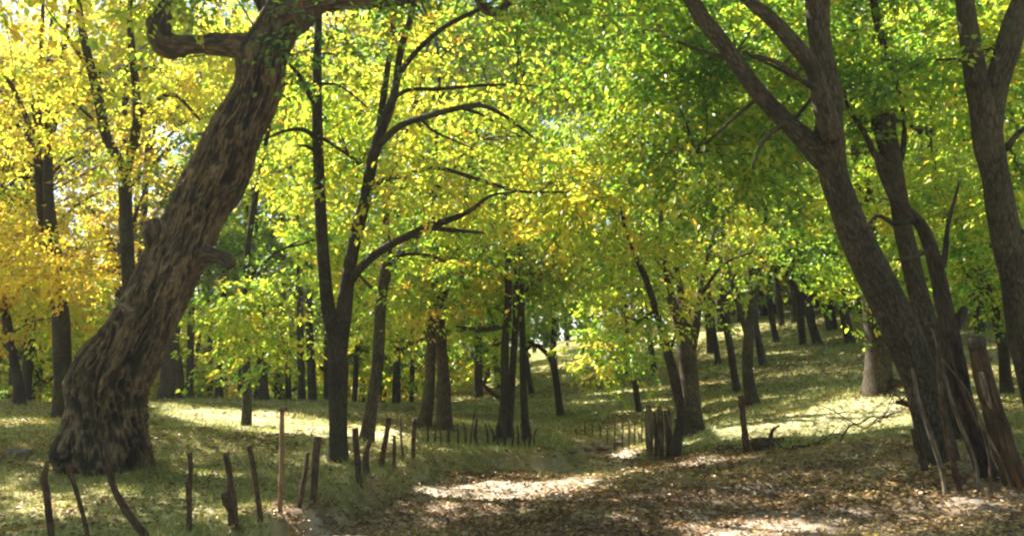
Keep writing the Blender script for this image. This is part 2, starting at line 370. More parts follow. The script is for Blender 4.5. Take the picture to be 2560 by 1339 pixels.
# ------------------------------------------------------------------ foliage
def unit(v): return v / (np.linalg.norm(v, axis=-1, keepdims=True) + 1e-9)
def leaf_faces(c, ax, nrm, ln, wd, fine):
    """folded leaves: verts (n,k,3) and faces"""
    nrm = unit(nrm - ax * (nrm * ax).sum(-1, keepdims=True)); sd = np.cross(ax, nrm); n = len(c)
    ln = ln[:, None]; wd = wd[:, None]; up = nrm * wd * .28
    if fine:
        v = np.stack([c, c + ax * ln * .3 + sd * wd * .5 + up, c + ax * ln * .66 + sd * wd * .42 + up * .8, c + ax * ln - up * .4,
                      c + ax * ln * .66 - sd * wd * .42 + up * .8, c + ax * ln * .3 - sd * wd * .5 + up], 1); k = 6
        i = np.arange(n)[:, None] * 6; f = np.vstack([i + [0, 1, 2, 3], i + [0, 3, 4, 5]])
    else:
        v = np.stack([c, c + ax * ln * .45 + sd * wd * .55 + up, c + ax * ln, c + ax * ln * .45 - sd * wd * .55 + up], 1); k = 4
        i = np.arange(n)[:, None] * 4; f = np.vstack([i + [0, 1, 2], i + [0, 2, 3]])
    return v.reshape(-1, 3), f, k

def twigs(p0, p1, p2, r0, r1, sides=4, rings=6):
    n = len(p0); t = np.linspace(0, 1, rings)[None, :, None]
    c = (1 - t) ** 2 * p0[:, None] + 2 * t * (1 - t) * p1[:, None] + t ** 2 * p2[:, None]
    tg = unit(np.gradient(c, axis=1)); u = unit(np.cross(tg, np.array([.31, .2, .93]))); v = np.cross(tg, u)
    a = np.linspace(0, 2 * math.pi, sides, endpoint=False); r = (r0[:, None] * (1 - t[..., 0]) + r1[:, None] * t[..., 0])[..., None, None]
    c = c + (rng.random(c.shape) - .5) * np.minimum(.06, np.linalg.norm(p2 - p0, axis=1) * .05)[:, None, None] * (t > .05) * (t < .98)
    V = c[:, :, None] + r * (u[:, :, None] * np.cos(a)[None, None, :, None] + v[:, :, None] * np.sin(a)[None, None, :, None])
    b = (np.arange(n) * rings * sides)[:, None, None]; i = (np.arange(rings - 1) * sides)[None, :, None]; j = np.arange(sides)[None, None]; j2 = (j + 1) % sides
    Q = np.stack(np.broadcast_arrays(b + i + j, b + i + j2, b + i + sides + j2, b + i + sides + j), -1).reshape(-1, 4)
    return V.reshape(-1, 3), Q

def crown(parent, blobs, limb, leaf=.13, fine=True, bark=None, cull=True, tw=.014, name='crown'):
    """sprays of leaves on twigs, gathered in clumps that fill the given ellipsoids.
    blob = centre, radii (3), clumps, sprays a clump, leaves a spray, hue"""
    cc, ch, cn, axis, cl, cb = [], [], [], [], [], []
    for bi, (ce, rad, ncl, nsp, nlf, hue) in enumerate(blobs):
        cb.append(np.full(ncl, bi)); dv = unit(rng.normal(size=(ncl, 3))); rr = rng.random(ncl) ** .42
        p = np.asarray(ce) + dv * rr[:, None] * np.asarray(rad)
        cc.append(p); ch.append(hue + rng.normal(0, .09, ncl)); cn.append(np.full(ncl, nsp)); cl.append(np.full(ncl, nlf))
        axis.append(unit((p - np.asarray(ce)) / np.asarray(rad) + rng.normal(0, .5, (ncl, 3))))
    cc, ch, cn, axis, cl, cb = map(np.concatenate, (cc, ch, cn, axis, cl, cb))
    if cull == 'auto':
        k_ = gap_cull(cc, .95, True); cc, ch, cn, axis, cl, cb = cc[k_], ch[k_], cn[k_], axis[k_], cl[k_], cb[k_]
        if not len(cc): return None
    limb = np.asarray(limb)
    # a bough from the nearest limb to every ellipsoid, and from the boughs a branch to every clump
    def nearest(q, pool):
        return pool[np.argmin(((q[:, None] - pool[None]) ** 2 * [1, 1, .55]).sum(-1) + np.maximum(0, pool[None, :, 2] - q[:, None, 2]) * 2.0, 1)]
    ce_ = np.array([b[0] for b in blobs]); n0 = nearest(ce_, limb); dl_ = np.linalg.norm(ce_ - n0, axis=1)
    m0 = (n0 + ce_) / 2 + np.c_[rng.normal(0, .1, (len(ce_), 2)) * dl_[:, None], .17 * dl_]
    bv, bq = twigs(n0, m0, ce_, np.clip(dl_ * .011, .012, tw * 3), np.full(len(ce_), .008), 6, 9)
    tt = np.linspace(.25, 1, 7)[None, :, None]
    bp_ = (1 - tt) ** 2 * n0[:, None] + 2 * tt * (1 - tt) * m0[:, None] + tt ** 2 * ce_[:, None]
    near = np.array([nearest(p[None], np.vstack([limb, bp_[k]]))[0] for p, k in zip(cc, cb)]); dist = np.linalg.norm(cc - near, axis=1)
    mid = (near + cc) / 2 + np.c_[rng.normal(0, .12, (len(cc), 2)) * dist[:, None], .16 * dist]
    TV, TQ = twigs(near, mid, cc, np.clip(dist * .009, .006, tw * 1.2), np.full(len(cc), .004), 5, 7)
    TQ = np.vstack([TQ, bq + len(TV)]); TV = np.vstack([TV, bv])
    # sprays
    si = np.repeat(np.arange(len(cc)), cn); ns = len(si)
    size = .42 * max(1, leaf / .13) ** .5
    so_ = cc[si] + rng.normal(0, 1, (ns, 3)) * size * [1, 1, .62]
    sd = axis[si] * [1, 1, .35] + rng.normal(0, .75, (ns, 3)) * [1, 1, .35]; sd[:, 2] -= .12; sd = unit(sd)
    slen = rng.uniform(.35, .95, ns) * max(1, leaf / .13) ** .5
    k = rng.random(ns) < .85
    e = so_ + sd * slen[:, None] - np.array([0, 0, .18]) * slen[:, None]
    V2, Q2 = twigs(cc[si][k] * .5 + so_[k] * .5, so_[k] + [0, 0, .06], e[k], np.full(k.sum(), .007), np.full(k.sum(), .003), 3, 4)
    li = np.repeat(np.arange(ns), cl[si]); nl = len(li)
    t = rng.random(nl) ** .8; side = rng.choice([-1, 1], nl)
    hor = unit(np.cross(sd, [0, 0, 1.0]))[li]
    pc = so_[li] + sd[li] * (t * slen[li])[:, None] + hor * (side * rng.uniform(.0, .26, nl) * (1.1 - .6 * t) * max(1, leaf / .13) ** .5)[:, None]
    pc[:, 2] += -.18 * slen[li] * t ** 2 + rng.normal(0, .045, nl)
    keep = np.ones(nl, bool)
    if cull: keep = gap_cull(pc, auto=cull == 'auto')
    hue = np.clip(ch[si][li] + rng.normal(0, .05, ns)[li] + rng.normal(0, .075, nl) + .35 * (rng.random(nl) < .03), 0, 1)
    ax = unit(sd[li] * rng.uniform(.2, 1, nl)[:, None] + hor * (side * rng.uniform(.2, 1, nl))[:, None] + np.c_[rng.normal(0, .2, (nl, 2)), rng.normal(-.42, .4, nl)])
    nr = unit(np.c_[rng.normal(0, .55, (nl, 2)), np.ones(nl)])
    ln = leaf * rng.uniform(.5, 1.3, nl)
    pc, ax, nr, ln, hue = pc[keep], ax[keep], nr[keep], ln[keep], hue[keep]
    LV, LF, kk = leaf_faces(pc, ax, nr, ln, ln * rng.uniform(.42, .62, len(ln)), fine)
    V = np.vstack([LV, TV, V2]); a, b_ = len(LV), len(LV) + len(TV)
    hu = np.concatenate([np.repeat(hue, kk), np.zeros(len(TV) + len(V2))])
    V = V - parent_loc(parent)
    return mk(name, V, [LF, TQ + a, Q2 + b_], [LEAF, bark or BARK_SLIM], parent, {'hue': hu, 'bark': V * 1.0}, [0, 1, 1])

def blob(px, py, rx, ry, d, rd, ncl, hue, nsp=9, nlf=25):
    """an ellipsoid sighted at a photo pixel at distance d, radii in photo pixels, rd metres deep"""
    return (at(px, py, d), (rx * d / F, rd, ry * d / F), ncl, nsp, nlf, hue)

def stem_points(tr, d):
    q = [at(t[0], t[1], d + (t[3] if len(t) > 3 else 0)) for t in tr]; r = [t[2] * (d + (t[3] if len(t) > 3 else 0)) / F for t in tr]
    return np.array(q), np.array(r)

def tree(name, label, cat, trunk, limbs, blobs, d=None, bark=None, group=None, seg=14, lump=.12, leaf=.11, fine=True, cull=True, step=.15, sink=.35):
    """trunk and limbs traced as (px, py, half width px[, depth offset]) from the base up"""
    bark = bark or BARK_SLIM
    if d is None: d = ground(trunk[0][0], trunk[0][1])[0]
    q, r = stem_points(trunk, d)
    base = q[0].copy(); base[2] = H(base[None, :2])[0]
    root = tag(empty(name, base), label, cat, group)
    low = q[0].copy(); dz = max(0, q[0][2] - base[2]) + sink; low[2] -= dz
    q2 = np.vstack([low, q]); r2 = np.concatenate([[r[0] * 1.25], r])
    g = Geo(); seed = abs(hash_(name + label)) % 97
    pts_ = [tube(g, q2, r2, seg, step, lump, seed=seed)]
    g.build('trunk', bark, root)
    for k, lb in enumerate(limbs):
        lq, lr = stem_points(lb, d); g = Geo()
        pts_.append(tube(g, lq, lr, max(6, seg - 4), step, lump, seed=seed + k + 1)); g.build('limb', bark, root)
    lp = np.vstack(pts_); lp = lp[lp[:, 2] > base[2] + .9]
    blobs = [b(d) if callable(b) else b for b in blobs]
    blobs = [(*b[:5], b[5] - (.05 if b[0][0] < -6 else .08) if b[5] > .4 else b[5]) for b in blobs]
    AUTO.extend((b[0], (.6 if b[5] > .4 else .35) * float(np.mean(b[1]))) for b in blobs if b[0][2] < EYE + b[0][1] * .43 and d < 24)
    if blobs: crown(root, [b(d) if callable(b) else b for b in blobs], lp, leaf, fine, bark, cull)
    return root
def hash_(s):
    v = 7
    for ch in s: v = (v * 31 + ord(ch)) % 1000003
    return v
def B(*a, **k):      # blob at the tree's own distance (dd = extra depth)
    dd = k.pop('dd', 0); rd = k.pop('rd', 1.6)
    return lambda d: blob(a[0], a[1], a[2], a[3], d + dd, rd, a[4], a[5], **k)
# ------------------------------------------------------------------ the old leaning tree
D1 = 12.9
base = at(270, 1180, D1); base[2] = H(base[None, :2])[0]
old = tag(empty('old_tree', base), 'massive old leaning tree with deeply furrowed bark, burls and a broken side limb', 'tree')
tr = [(268,1230,112),(268,1180,104),(268,1130,97),(266,1080,91),(268,1000,87),(290,920,86),(350,820,72),(404,720,70),(440,640,67),(478,560,63),(506,500,64),(549,420,65),(587,330,60),(638,240,56),(664,140,50),(693,70,47),(722,10,45),(745,-60,46),(770,-150,42),(800,-260,36),(830,-400,28),(850,-560,18)]
q, r = stem_points(tr, D1)
Bm = lambda px, py, off, rad, amp: (at(px, py, D1 + off), rad, amp)
BUMPS = [Bm(345,1110,-.62,.36,.30), Bm(388,1125,-.25,.26,.22), Bm(370,1100,-.45,.25,.12), Bm(165,1120,-.45,.30,.22), Bm(120,1140,-.2,.22,.18), Bm(235,1150,-.6,.2,.1), Bm(400,585,-.15,.17,.10), Bm(300,790,-.42,.2,.14), Bm(225,905,-.1,.2,.08), Bm(195,960,0,.2,.12),
         Bm(590,335,-.38,.24,.13), Bm(520,650,-.25,.24,.12), Bm(620,130,-.1,.28,.14), Bm(750,15,-.2,.3,.16), Bm(430,690,-.55,.3,.1), Bm(400,880,-.45,.3,.08), Bm(600,420,-.2,.3,.09), Bm(560,480,.1,.3,.08),
         Bm(318,772,-.56,.13,-.20), Bm(300,815,-.52,.09,-.14), Bm(362,980,-.45,.20,-.13), Bm(470,760,-.2,.35,-.08), Bm(230,1040,-.6,.2,-.06), Bm(560,390,-.42,.10,-.10), Bm(255,1090,-.62,.10,-.14)]
RIDGE = []
def old_shape(rr, a, s, c, dirs):
    tw = a + .22 * s
    k = np.stack(np.broadcast_arrays(np.cos(tw) * 8.0, np.sin(tw) * 8.0, s * 4.6), -1)
    wob = np.stack([fbm(k * .9 + 40, 3), fbm(k * .9 + 70, 3), fbm(k * .7 + 90, 3)], -1) - .5
    q1 = 1 - np.abs(2 * vnoise(k + wob * 1.7) - 1); q2 = 1 - np.abs(2 * vnoise(k * 2.1 + wob * 2 + 11) - 1); q3 = vnoise(k * [5, 5, 5] + 5)
    lng = vnoise(k * [.55, .55, .16] + 60); rid = np.clip(.50 * q1 ** 2.0 + .30 * q2 ** 1.8 + .30 * lng + .18 * (q3 - .5) - .08, 0, 1); fl = np.exp(-s / .3)
    lobes = 1 + fl * (.09 * np.cos(3 * a + .6) + .06 * np.cos(5 * a + 2))
    big = 1 + .16 * (fbm(np.stack(np.broadcast_arrays(np.cos(a) * 1.3, np.sin(a) * 1.3, s * .9 + 5), -1), 3) - .5)
    out = rr * lobes * big
    P0 = c[:, None] + dirs * out[..., None]
    for ce, rad, amp in BUMPS:
        out = out + amp * np.exp(-((P0 - ce) ** 2).sum(-1) / rad ** 2)
    RIDGE.append(rid)
    return out + (rid - .38) * .12 * np.clip(rr / .55, .3, 1.1)
g = Geo(); cl = [tube(g, q, r, 300, .022, .06, old_shape, seed=3)]
ot = g.build('trunk', BARK_OLD, old)
def set_ridge(o, v):
    a_ = o.data.attributes.new('ridge', 'FLOAT', 'POINT'); a_.data.foreach_set('value', np.concatenate([v.ravel(), [.5, .5]]).astype(np.float32))
set_ridge(ot, RIDGE[0])
def rough_shape(rr, a, s, c, dirs):
    k = np.stack(np.broadcast_arrays(np.cos(a) * 3, np.sin(a) * 3, s * 4), -1)
    v = fbm(k * 1.8, 3); RIDGE.append(v); return rr * (1 + .6 * (fbm(k, 4) - .5) + .4 * (v - .5))
def limb(name, tr, seg=40, lump=.3, mat=None, d=D1, freq=5, parent=None, step=.035):
    q, r = stem_points(tr, d); g = Geo(); c = tube(g, q, r, seg, step, lump, seed=len(tr) + int(tr[0][0]) % 50, freq=freq, shape=rough_shape if mat is None else None)
    o = g.build(name, mat or BARK_OLD, parent or old)
    if mat is None: set_ridge(o, RIDGE[-1])
    return c
cl.append(limb('broken_limb', [(668,150,38,0),(635,128,38,-.05),(600,116,34,-.12),(560,110,25,-.15),(515,110,24,-.15),(470,112,27,-.15),(440,118,28,-.15),(414,112,30,-.15),(402,92,29,-.15),(402,70,27,-.15),(408,45,23,-.12),(412,15,17,-.1),(424,-25,12,-.05),(430,-70,8),(450,-130,4)]))
cl.append(limb('limb', [(735,40,46,-.2),(770,15,40,-.45),(810,2,30,-.6),(860,-2,24,-.7),(920,2,19,-.75),(980,4,15,-.8),(1040,-10,13,-.8),(1110,-25,11,-.8),(1180,-15,10,-.8),(1212,20,12,-.8),(1245,28,10,-.8),(1290,-20,8,-.8)]))
cl.append(limb('limb', [(700,90,26,.3),(640,-60,30,.6),(560,-200,28,1.0),(470,-330,22,1.4),(360,-430,16,1.8),(230,-520,9,2.0)], lump=.15))
cl.append(limb('limb', [(760,-120,26,-.3),(860,-260,24,-.8),(1000,-380,20,-1.4),(1160,-470,15,-1.8),(1320,-540,8,-2)], lump=.15))
limb('stub', [(398,80,16,-.2),(388,62,12,-.25),(384,48,9,-.27)], 14, .6)
limb('stub', [(515,640,26,-.3),(540,640,18,-.36),(562,650,15,-.38),(578,668,11,-.4)], lump=.45)
limb('stub', [(392,610,34,-.12),(385,580,30,-.18),(388,560,22,-.2),(396,548,9,-.2)], lump=.6, freq=9)
limb('stub', [(742,20,26,-.5),(762,40,22,-.62),(770,62,15,-.66)], lump=.5)
limb('bare_wood', [(404,598,7,-.42),(412,575,8,-.44),(408,556,6,-.42),(400,545,2,-.4)], 10, .5, BARK_PALE)
limb('bare_wood', [(392,585,5,-.40),(385,565,6,-.42),(378,552,2,-.42)], 8, .5, BARK_PALE)
limb('bare_wood', [(296,762,5,-.62),(312,764,8,-.66),(326,778,7,-.66),(340,768,3,-.62)], 10, .6, BARK_PALE)
limb('bare_wood', [(752,2,9,-.62),(750,14,11,-.66),(747,24,5,-.64)], 12, .4, ROT)
cpts = np.vstack(cl); cpts = cpts[cpts[:, 2] > 5.2]
crown(old, [blob(790,-400,420,220,D1,2.6,34,.30), blob(250,-520,380,200,14.5,2.4,22,.34), blob(1200,-500,360,200,11.5,2.4,24,.30),
            blob(835,135,48,55,12.3,.5,7,.12,7,12), blob(1010,15,110,22,11.9,.5,6,.22,6,11), blob(440,-40,80,40,12.8,.6,8,.44), blob(1330,10,120,45,11.9,.8,7,.25)],
      cpts, .1, True, BARK_GREY, True, .016)

# ------------------------------------------------------------------ traced trees
CEN = 'trees of the middle copse'
tree('forked_tree', 'straight dark trunk forking low into two tall stems, behind the fence stakes', 'tree',
  [(845,1150,29),(845,1100,24),(845,1000,23),(845,900,24),(838,830,23),(822,780,18),(811,680,16),(803,560,15),(797,430,14),(793,300,13),(793,170,11),(796,60,9),(802,-90,8),(800,-300,6),(810,-480,3)],
  [[(850,870,20),(860,780,20),(869,700,17),(890,590,16),(914,490,15),(932,400,15),(950,335,14),(975,270,12),(990,210,10),(1003,120,9),(1030,30,8),(1050,-120,7),(1075,-330,4)],
   [(938,385,10),(953,280,9,.2),(966,190,8,.3),(983,60,7,.3),(990,-100,5,.3)],
   [(945,365,9),(1000,315,9,-.3),(1070,290,8,-.6),(1150,270,7,-.9),(1205,264,6,-1.1),(1262,290,5,-1.2),(1335,345,3,-1.3)],
   [(1150,270,5,-.9),(1200,285,4,-.6),(1260,320,3,-.4),(1300,340,2,-.3)],
   [(1050,295,5,-.5),(1080,325,4,-.7),(1120,345,3,-.8),(1180,370,2,-.9)],
   [(988,200,7),(1040,130,7,-.3),(1110,68,6,-.6),(1190,28,5,-.8),(1260,-10,3,-1)],
   [(975,255,6),(1020,225,5,.3),(1100,222,5,.5),(1200,214,4,.8),(1290,210,2,1)],
   [(922,475,7),(965,448,6,.2),(1020,446,5,.5),(1110,470,3,.8)],
   [(1010,440,6,-.2),(1090,420,5,-.6),(1200,450,5,-.9),(1300,478,4,-1.1),(1425,480,2,-1.3)],
   [(876,705,11),(905,665,11,-.2),(960,620,11,-.5),(1020,590,10,-.8),(1065,568,10,-1),(1110,553,9,-1.1),(1170,530,6,-1.2),(1225,490,4,-1.3),(1290,480,2,-1.4)],
   [(1060,568,6,-1),(1130,575,6,-1.1),(1210,582,3,-1.3)],
   [(793,270,8),(768,225,8,-.2),(745,185,6,-.4),(722,160,3,-.6)],
   [(794,355,6),(762,325,6,-.3),(710,328,4,-.6),(655,352,2,-.8)],
   [(795,380,5),(765,365,4,-.2),(745,362,2,-.3)],
   [(806,345,5),(860,380,4,.5),(900,410,3,.8)], [(797,210,4),(850,215,3,-.3),(920,270,2,-.6)]],
  [B(1000,130,330,200,34,.55,rd=1.6,dd=1.8), B(1200,350,260,170,24,.52,dd=2.0,rd=1.5), B(1400,480,130,110,10,.58,rd=1.2), B(860,420,130,120,8,.5,dd=1.6), B(1010,-200,430,200,20,.5,rd=2.2,dd=1), B(760,230,110,130,7,.52,dd=1.6),
   B(1420,250,110,160,12,.46,dd=1.0), B(1080,480,160,70,9,.6,dd=.4), B(640,-200,200,150,7,.55,dd=1), B(1250,30,150,100,9,.46,dd=1.5)],
  bark=BARK_SLIM, seg=22)
tree('sunlit_tree', 'slender tree with bright lemon sprays hanging left of the forked trunk', 'tree',
  [(618,1000,12),(615,900,10),(612,780,9),(618,640,8),(640,480,7),(670,330,6),(700,150,4)],
  [[(614,850,5),(640,790,4,-.5),(680,780,3,-1),(620,760,2,-1.6)], [(616,700,5),(680,640,4,-.5),(750,600,2,-.8)], [(640,480,5),(700,430,4,-.3),(770,400,2,-.5)]],
  [B(590,790,48,24,4,.5,dd=-1.6,rd=.8), B(650,765,95,28,8,.5,dd=-1.3,rd=1.2), B(705,835,95,32,8,.5,dd=-1.4,rd=1.2), B(640,885,50,22,3,.52,dd=-1.7,rd=.6), B(770,775,60,45,6,.48,dd=-.8,rd=1), B(740,640,120,120,18,.5,dd=.2,rd=1.6), B(750,430,110,130,16,.5,dd=.2), B(900,620,150,130,16,.48,dd=2), B(760,200,150,150,14,.5,dd=.5), B(560,840,30,18,2,.52,dd=-1.8,rd=.5)],
  d=20, leaf=.12)
tree('bowed_tree', 'tree with a bowed brown trunk leaning right, just right of the forked tree', 'tree',
  [(917,1105,22),(922,1060,17),(932,1000,15),(945,900,15),(949,800,14),(956,720,14),(968,660,15),(966,600,11),(964,540,9),(968,480,9),(990,400,7),(1040,250,5),(1080,60,3)],
  [[(970,675,13),(990,645,13,.2),(1025,608,12,.4),(1062,572,10,.5),(1112,553,9,.6),(1200,520,5,.9),(1290,500,3,1.2)], [(966,500,5),(985,475,5),(1020,462,3)], [(1000,635,5),(1080,640,4,.5),(1170,690,2,1)], [(958,745,5),(910,700,4,.3),(880,660,2,.5)]],
  [B(1060,640,140,70,10,.46,rd=1.5,dd=.8), B(1230,590,170,80,13,.46,dd=.8), B(1100,330,200,140,14,.5,dd=1.6), B(960,760,90,60,6,.5,dd=1), B(1040,740,90,60,6,.66,dd=1.5), B(1180,-100,250,200,8,.45,dd=2.5)],
  bark=BARK_GREY)
tree('copse_tree', 'grey trunk with flared foot, left one of the close pair beyond the bowed tree', 'tree',
  [(1060,1078,23),(1064,1040,17),(1072,980,14),(1078,880,13),(1084,780,12),(1092,660,10),(1080,520,8),(1090,350,6),(1100,150,4)],
  [[(1078,860,5),(1040,800,4,.3),(1000,770,2,.6)], [(1088,700,6),(1050,640,5,.2),(1010,590,3,.5)]],
  [B(1010,740,80,50,6,.64,dd=.3), B(1100,620,150,90,14,.44,dd=1), B(1080,350,220,170,18,.5,dd=2)], group=CEN, d=20.3, bark=BARK_GREY)
tree('copse_tree', 'grey trunk with a wide foot and leaning top, right one of the close pair', 'tree',
  [(1108,1072,27),(1110,1030,20),(1110,970,17),(1103,860,14),(1100,780,13),(1112,720,12),(1128,680,11),(1150,600,9),(1170,450,7),(1200,250,4)],
  [[(1104,770,7),(1085,720,6,.1),(1070,680,3,.2)], [(1112,830,5),(1180,820,4,.3),(1250,815,4,.5)]],
  [B(1190,650,110,60,8,.42,dd=.6), B(1200,500,160,120,14,.46,dd=1.2), B(1220,200,200,160,12,.5,dd=2)], group=CEN, d=19.9, bark=BARK_GREY)
V5 = 'twin trunks beside the path bend'
tree('copse_tree', 'thin dark trunk with a crooked low side branch, left of the twin trunks', 'tree',
  [(1250,1110,15),(1256,1050,12),(1262,980,11),(1263,860,10),(1271,760,10),(1270,660,8),(1262,520,6),(1270,300,4)],
  [[(1262,1000,6),(1235,985,6,.1),(1205,955,5,.2),(1190,905,3,.2),(1175,880,2,.2)], [(1266,815,5),(1210,825,5,-.1),(1140,815,3,-.3)], [(1271,700,5),(1230,650,4,.2),(1200,610,2,.4)]],
  [B(1300,650,120,60,10,.42,dd=.5), B(1210,750,70,40,4,.44,dd=.8), B(1310,450,160,130,14,.48,dd=1.5)], group=V5, d=18.6)
tree('copse_tree', 'thin dark trunk leaning right into the twins at the turf bank', 'tree',
  [(1268,1108,12),(1276,1020,10),(1283,900,9),(1290,790,9),(1292,680,7),(1310,500,5),(1330,300,3)],
  [[(1288,780,4),(1320,720,3,.2),(1350,690,2,.4)]],
  [B(1380,620,120,90,10,.40,dd=1), B(1380,700,80,50,5,.36,dd=1.5), B(1420,420,140,110,10,.45,dd=2)], group=V5, d=19.0)
tree('copse_tree', 'upright slim trunk at the right end of the turf bank', 'tree',
  [(1318,1105,14),(1312,1040,10),(1308,960,9),(1306,860,8),(1304,740,7),(1301,610,6),(1305,420,4),(1310,200,2)],
  [[(1306,880,4),(1340,860,3),(1370,870,2)], [(1306,830,4),(1270,790,3,.3),(1240,770,2,.6)]],
  [B(1350,680,100,55,8,.40,dd=.6), B(1330,330,170,150,14,.46,dd=2), B(1450,640,110,90,8,.5,dd=3)], group=V5, d=19.3)
SL = 'trees standing on the right slope'
tree('slope_tree', 'small dark forked tree alone in the middle of the streaked slope', 'tree',
  [(1402,1042,12),(1396,1000,9),(1389,940,9),(1382,895,10),(1384,850,8),(1390,780,6),(1400,690,4)],
  [[(1380,900,8),(1362,878,6,.1),(1335,860,4,.2),(1310,850,2,.3)]],
  [B(1400,740,110,60,13,.33,rd=2), B(1320,790,70,35,5,.34,rd=1.5)], group=SL, d=28, leaf=.16)
tree('slope_tree', 'thin dark trunk below the pale hanging sprays on the slope', 'tree',
  [(1598,1032,9),(1590,980,8),(1585,930,8),(1577,870,7),(1568,800,6),(1560,700,4)],
  [[(1578,880,4),(1540,850,3,-1),(1500,850,2,-2)]],
  [B(1510,880,50,55,9,.52,dd=-2,rd=1.3), B(1560,790,90,60,9,.48,dd=-1), B(1540,700,120,70,12,.46)], group=SL, d=27, leaf=.16)
tree('clump_tree', 'thick grey trunk splitting into three upright stems, behind the stump on the right bank', 'tree',
  [(1736,1085,33),(1730,1040,25),(1725,960,23),(1716,880,23),(1698,810,14),(1682,760,12),(1668,710,10),(1655,620,8),(1650,480,5),(1640,300,3)],
  [[(1716,900,15),(1712,820,13,.1),(1702,740,10,.2),(1690,650,8,.3),(1700,500,5,.4)], [(1724,890,14),(1738,820,12,-.1),(1748,750,9,-.2),(1756,690,6,-.2),(1790,560,3,-.2)],
   [(1690,700,4),(1640,650,3,-.4),(1590,640,2,-.8)], [(1750,740,5),(1810,660,4,-.5),(1880,630,3,-.9)]],
  [B(1700,590,120,60,10,.55,dd=-.6), B(1820,590,140,45,11,.54,dd=-.8), B(1650,450,150,110,12,.38,dd=1), B(1720,250,200,160,14,.34,dd=1), B(1600,720,60,60,4,.5,dd=-.5)], group=SL, d=19.5, bark=BARK_GREY, seg=18)
tree('clump_tree', 'crooked dark trunk curving up left from the small turf edge beside the stump', 'tree',
  [(1688,1132,15),(1696,1080,12),(1702,1035,11),(1692,970,13),(1672,890,12),(1655,830,10),(1638,770,9),(1612,690,8),(1588,640,6),(1560,560,4),(1540,450,2)],
  [[(1640,775,4),(1600,800,3,-.3),(1560,790,2,-.6)], [(1672,890,4),(1690,830,3,-.1),(1700,780,2,-.2)]],
  [B(1570,600,110,70,8,.5), B(1530,470,120,90,9,.46,dd=.6), B(1600,780,60,40,3,.55)], group=SL, d=16.4)
tree('slope_tree', 'medium grey trunk with a left fork, right of the three-stemmed tree', 'tree',
  [(1882,1025,24),(1876,980,16),(1869,930,14),(1870,880,14),(1876,800,11),(1890,720,9),(1906,650,6),(1915,520,4)],
  [[(1872,860,7),(1856,800,6,.1),(1832,720,5,.2),(1815,640,3,.3)], [(1885,740,4),(1850,690,3,-.3),(1780,720,2,-.8)]],
  [B(1870,600,110,50,8,.52,dd=-.4), B(1900,480,140,90,9,.33,dd=1), B(1830,700,80,40,4,.55,dd=-.8)], group=SL, d=23, bark=BARK_GREY)
tree('slope_tree', 'dark leaning trunk immediately left of the medium grey slope trunk', 'tree',
  [(1842,975,11),(1834,930,9),(1826,870,9),(1815,810,9),(1806,720,8),(1800,600,5)], [[(1812,800,4),(1780,750,3),(1760,690,2)]],
  [B(1800,520,140,80,10,.40)], group=SL, d=26.5, leaf=.15)
for k, (tk, dd, lb) in enumerate([
  ([(1908,918,10),(1898,860,9),(1888,800,8),(1880,720,6)], 32, 'leaning trunk low on the slope behind the medium grey trunk'),
  ([(1942,857,9),(1932,810,8),(1925,760,8),(1920,660,6)], 40, 'leftmost trunk of the row on the slope crest'),
  ([(1955,822,8),(1948,760,8),(1940,700,7),(1932,640,5)], 46, 'far thin trunk behind the leftmost crest trunk'),
  ([(2006,857,10),(2002,800,10),(1995,740,9),(1975,690,8),(1945,660,6),(1910,640,4)], 38, 'crest trunk whose top bends sharply to the left'),
  ([(2046,862,13),(2032,820,11),(2022,770,11),(2010,690,10),(1996,600,7)], 37, 'sturdy slanting trunk on the crest right of the bent one'),
  ([(2080,828,15),(2072,770,14),(2066,720,12),(2058,650,10)], 41, 'thick dark trunk farthest back on the slope crest'),
  ([(2128,862,15),(2116,810,12),(2108,760,12),(2092,680,9)], 36, 'crest trunk nearest to the big leaning tree'),
  ([(1775,860,9),(1770,800,8),(1765,740,7),(1762,660,5)], 40, 'shaded trunk seen between the three-stemmed and the medium grey trunk'),
  ([(1725,822,7),(1722,780,6),(1716,720,5)], 54, 'far thin trunk at the left end of the crest row'),
  ([(1850,805,8),(1846,760,7),(1838,700,6)], 52, 'far trunk on the crest left of the bent-topped one'),
  ([(1988,798,7),(1985,750,6),(1982,700,5)], 52, 'far slim upright trunk behind the bent-topped crest tree'),
  ([(2150,800,8),(2146,750,7),(2140,700,5)], 48, 'far trunk on the crest beside the big leaning tree'),
  ([(1795,905,8),(1788,850,7),(1780,800,7),(1772,720,5)], 36, 'dark slim trunk on the slope right of the three-stemmed tree'),
  ([(1465,905,7),(1460,860,6),(1452,800,5)], 46, 'slim trunk high on the slope beyond the small forked tree'),
  ([(1330,1000,8),(1325,960,7),(1318,910,6),(1315,840,5)], 36, 'small trunk at the foot of the slope behind the twins'),
  ([(1570,950,7),(1563,900,7),(1560,840,6),(1555,760,4)], 39, 'slim trunk high on the slope left of the pale sprays'),
  ([(1640,950,8),(1632,900,7),(1625,850,7),(1618,780,5)], 36, 'slim trunk on the slope left of the three-stemmed tree')]):
    t = tk[-1]
    tree('slope_tree', lb, 'tree', tk + [(t[0] - 5, t[1] - 140, t[2] * .5)], [], [B(t[0] - 10, t[1] - 110, 110, 85, 12, (.30, .36, .25, .42)[k % 4], rd=2.4, nsp=8, nlf=18)], group=SL, d=dd, leaf=.2, fine=False, seg=9, step=.3)

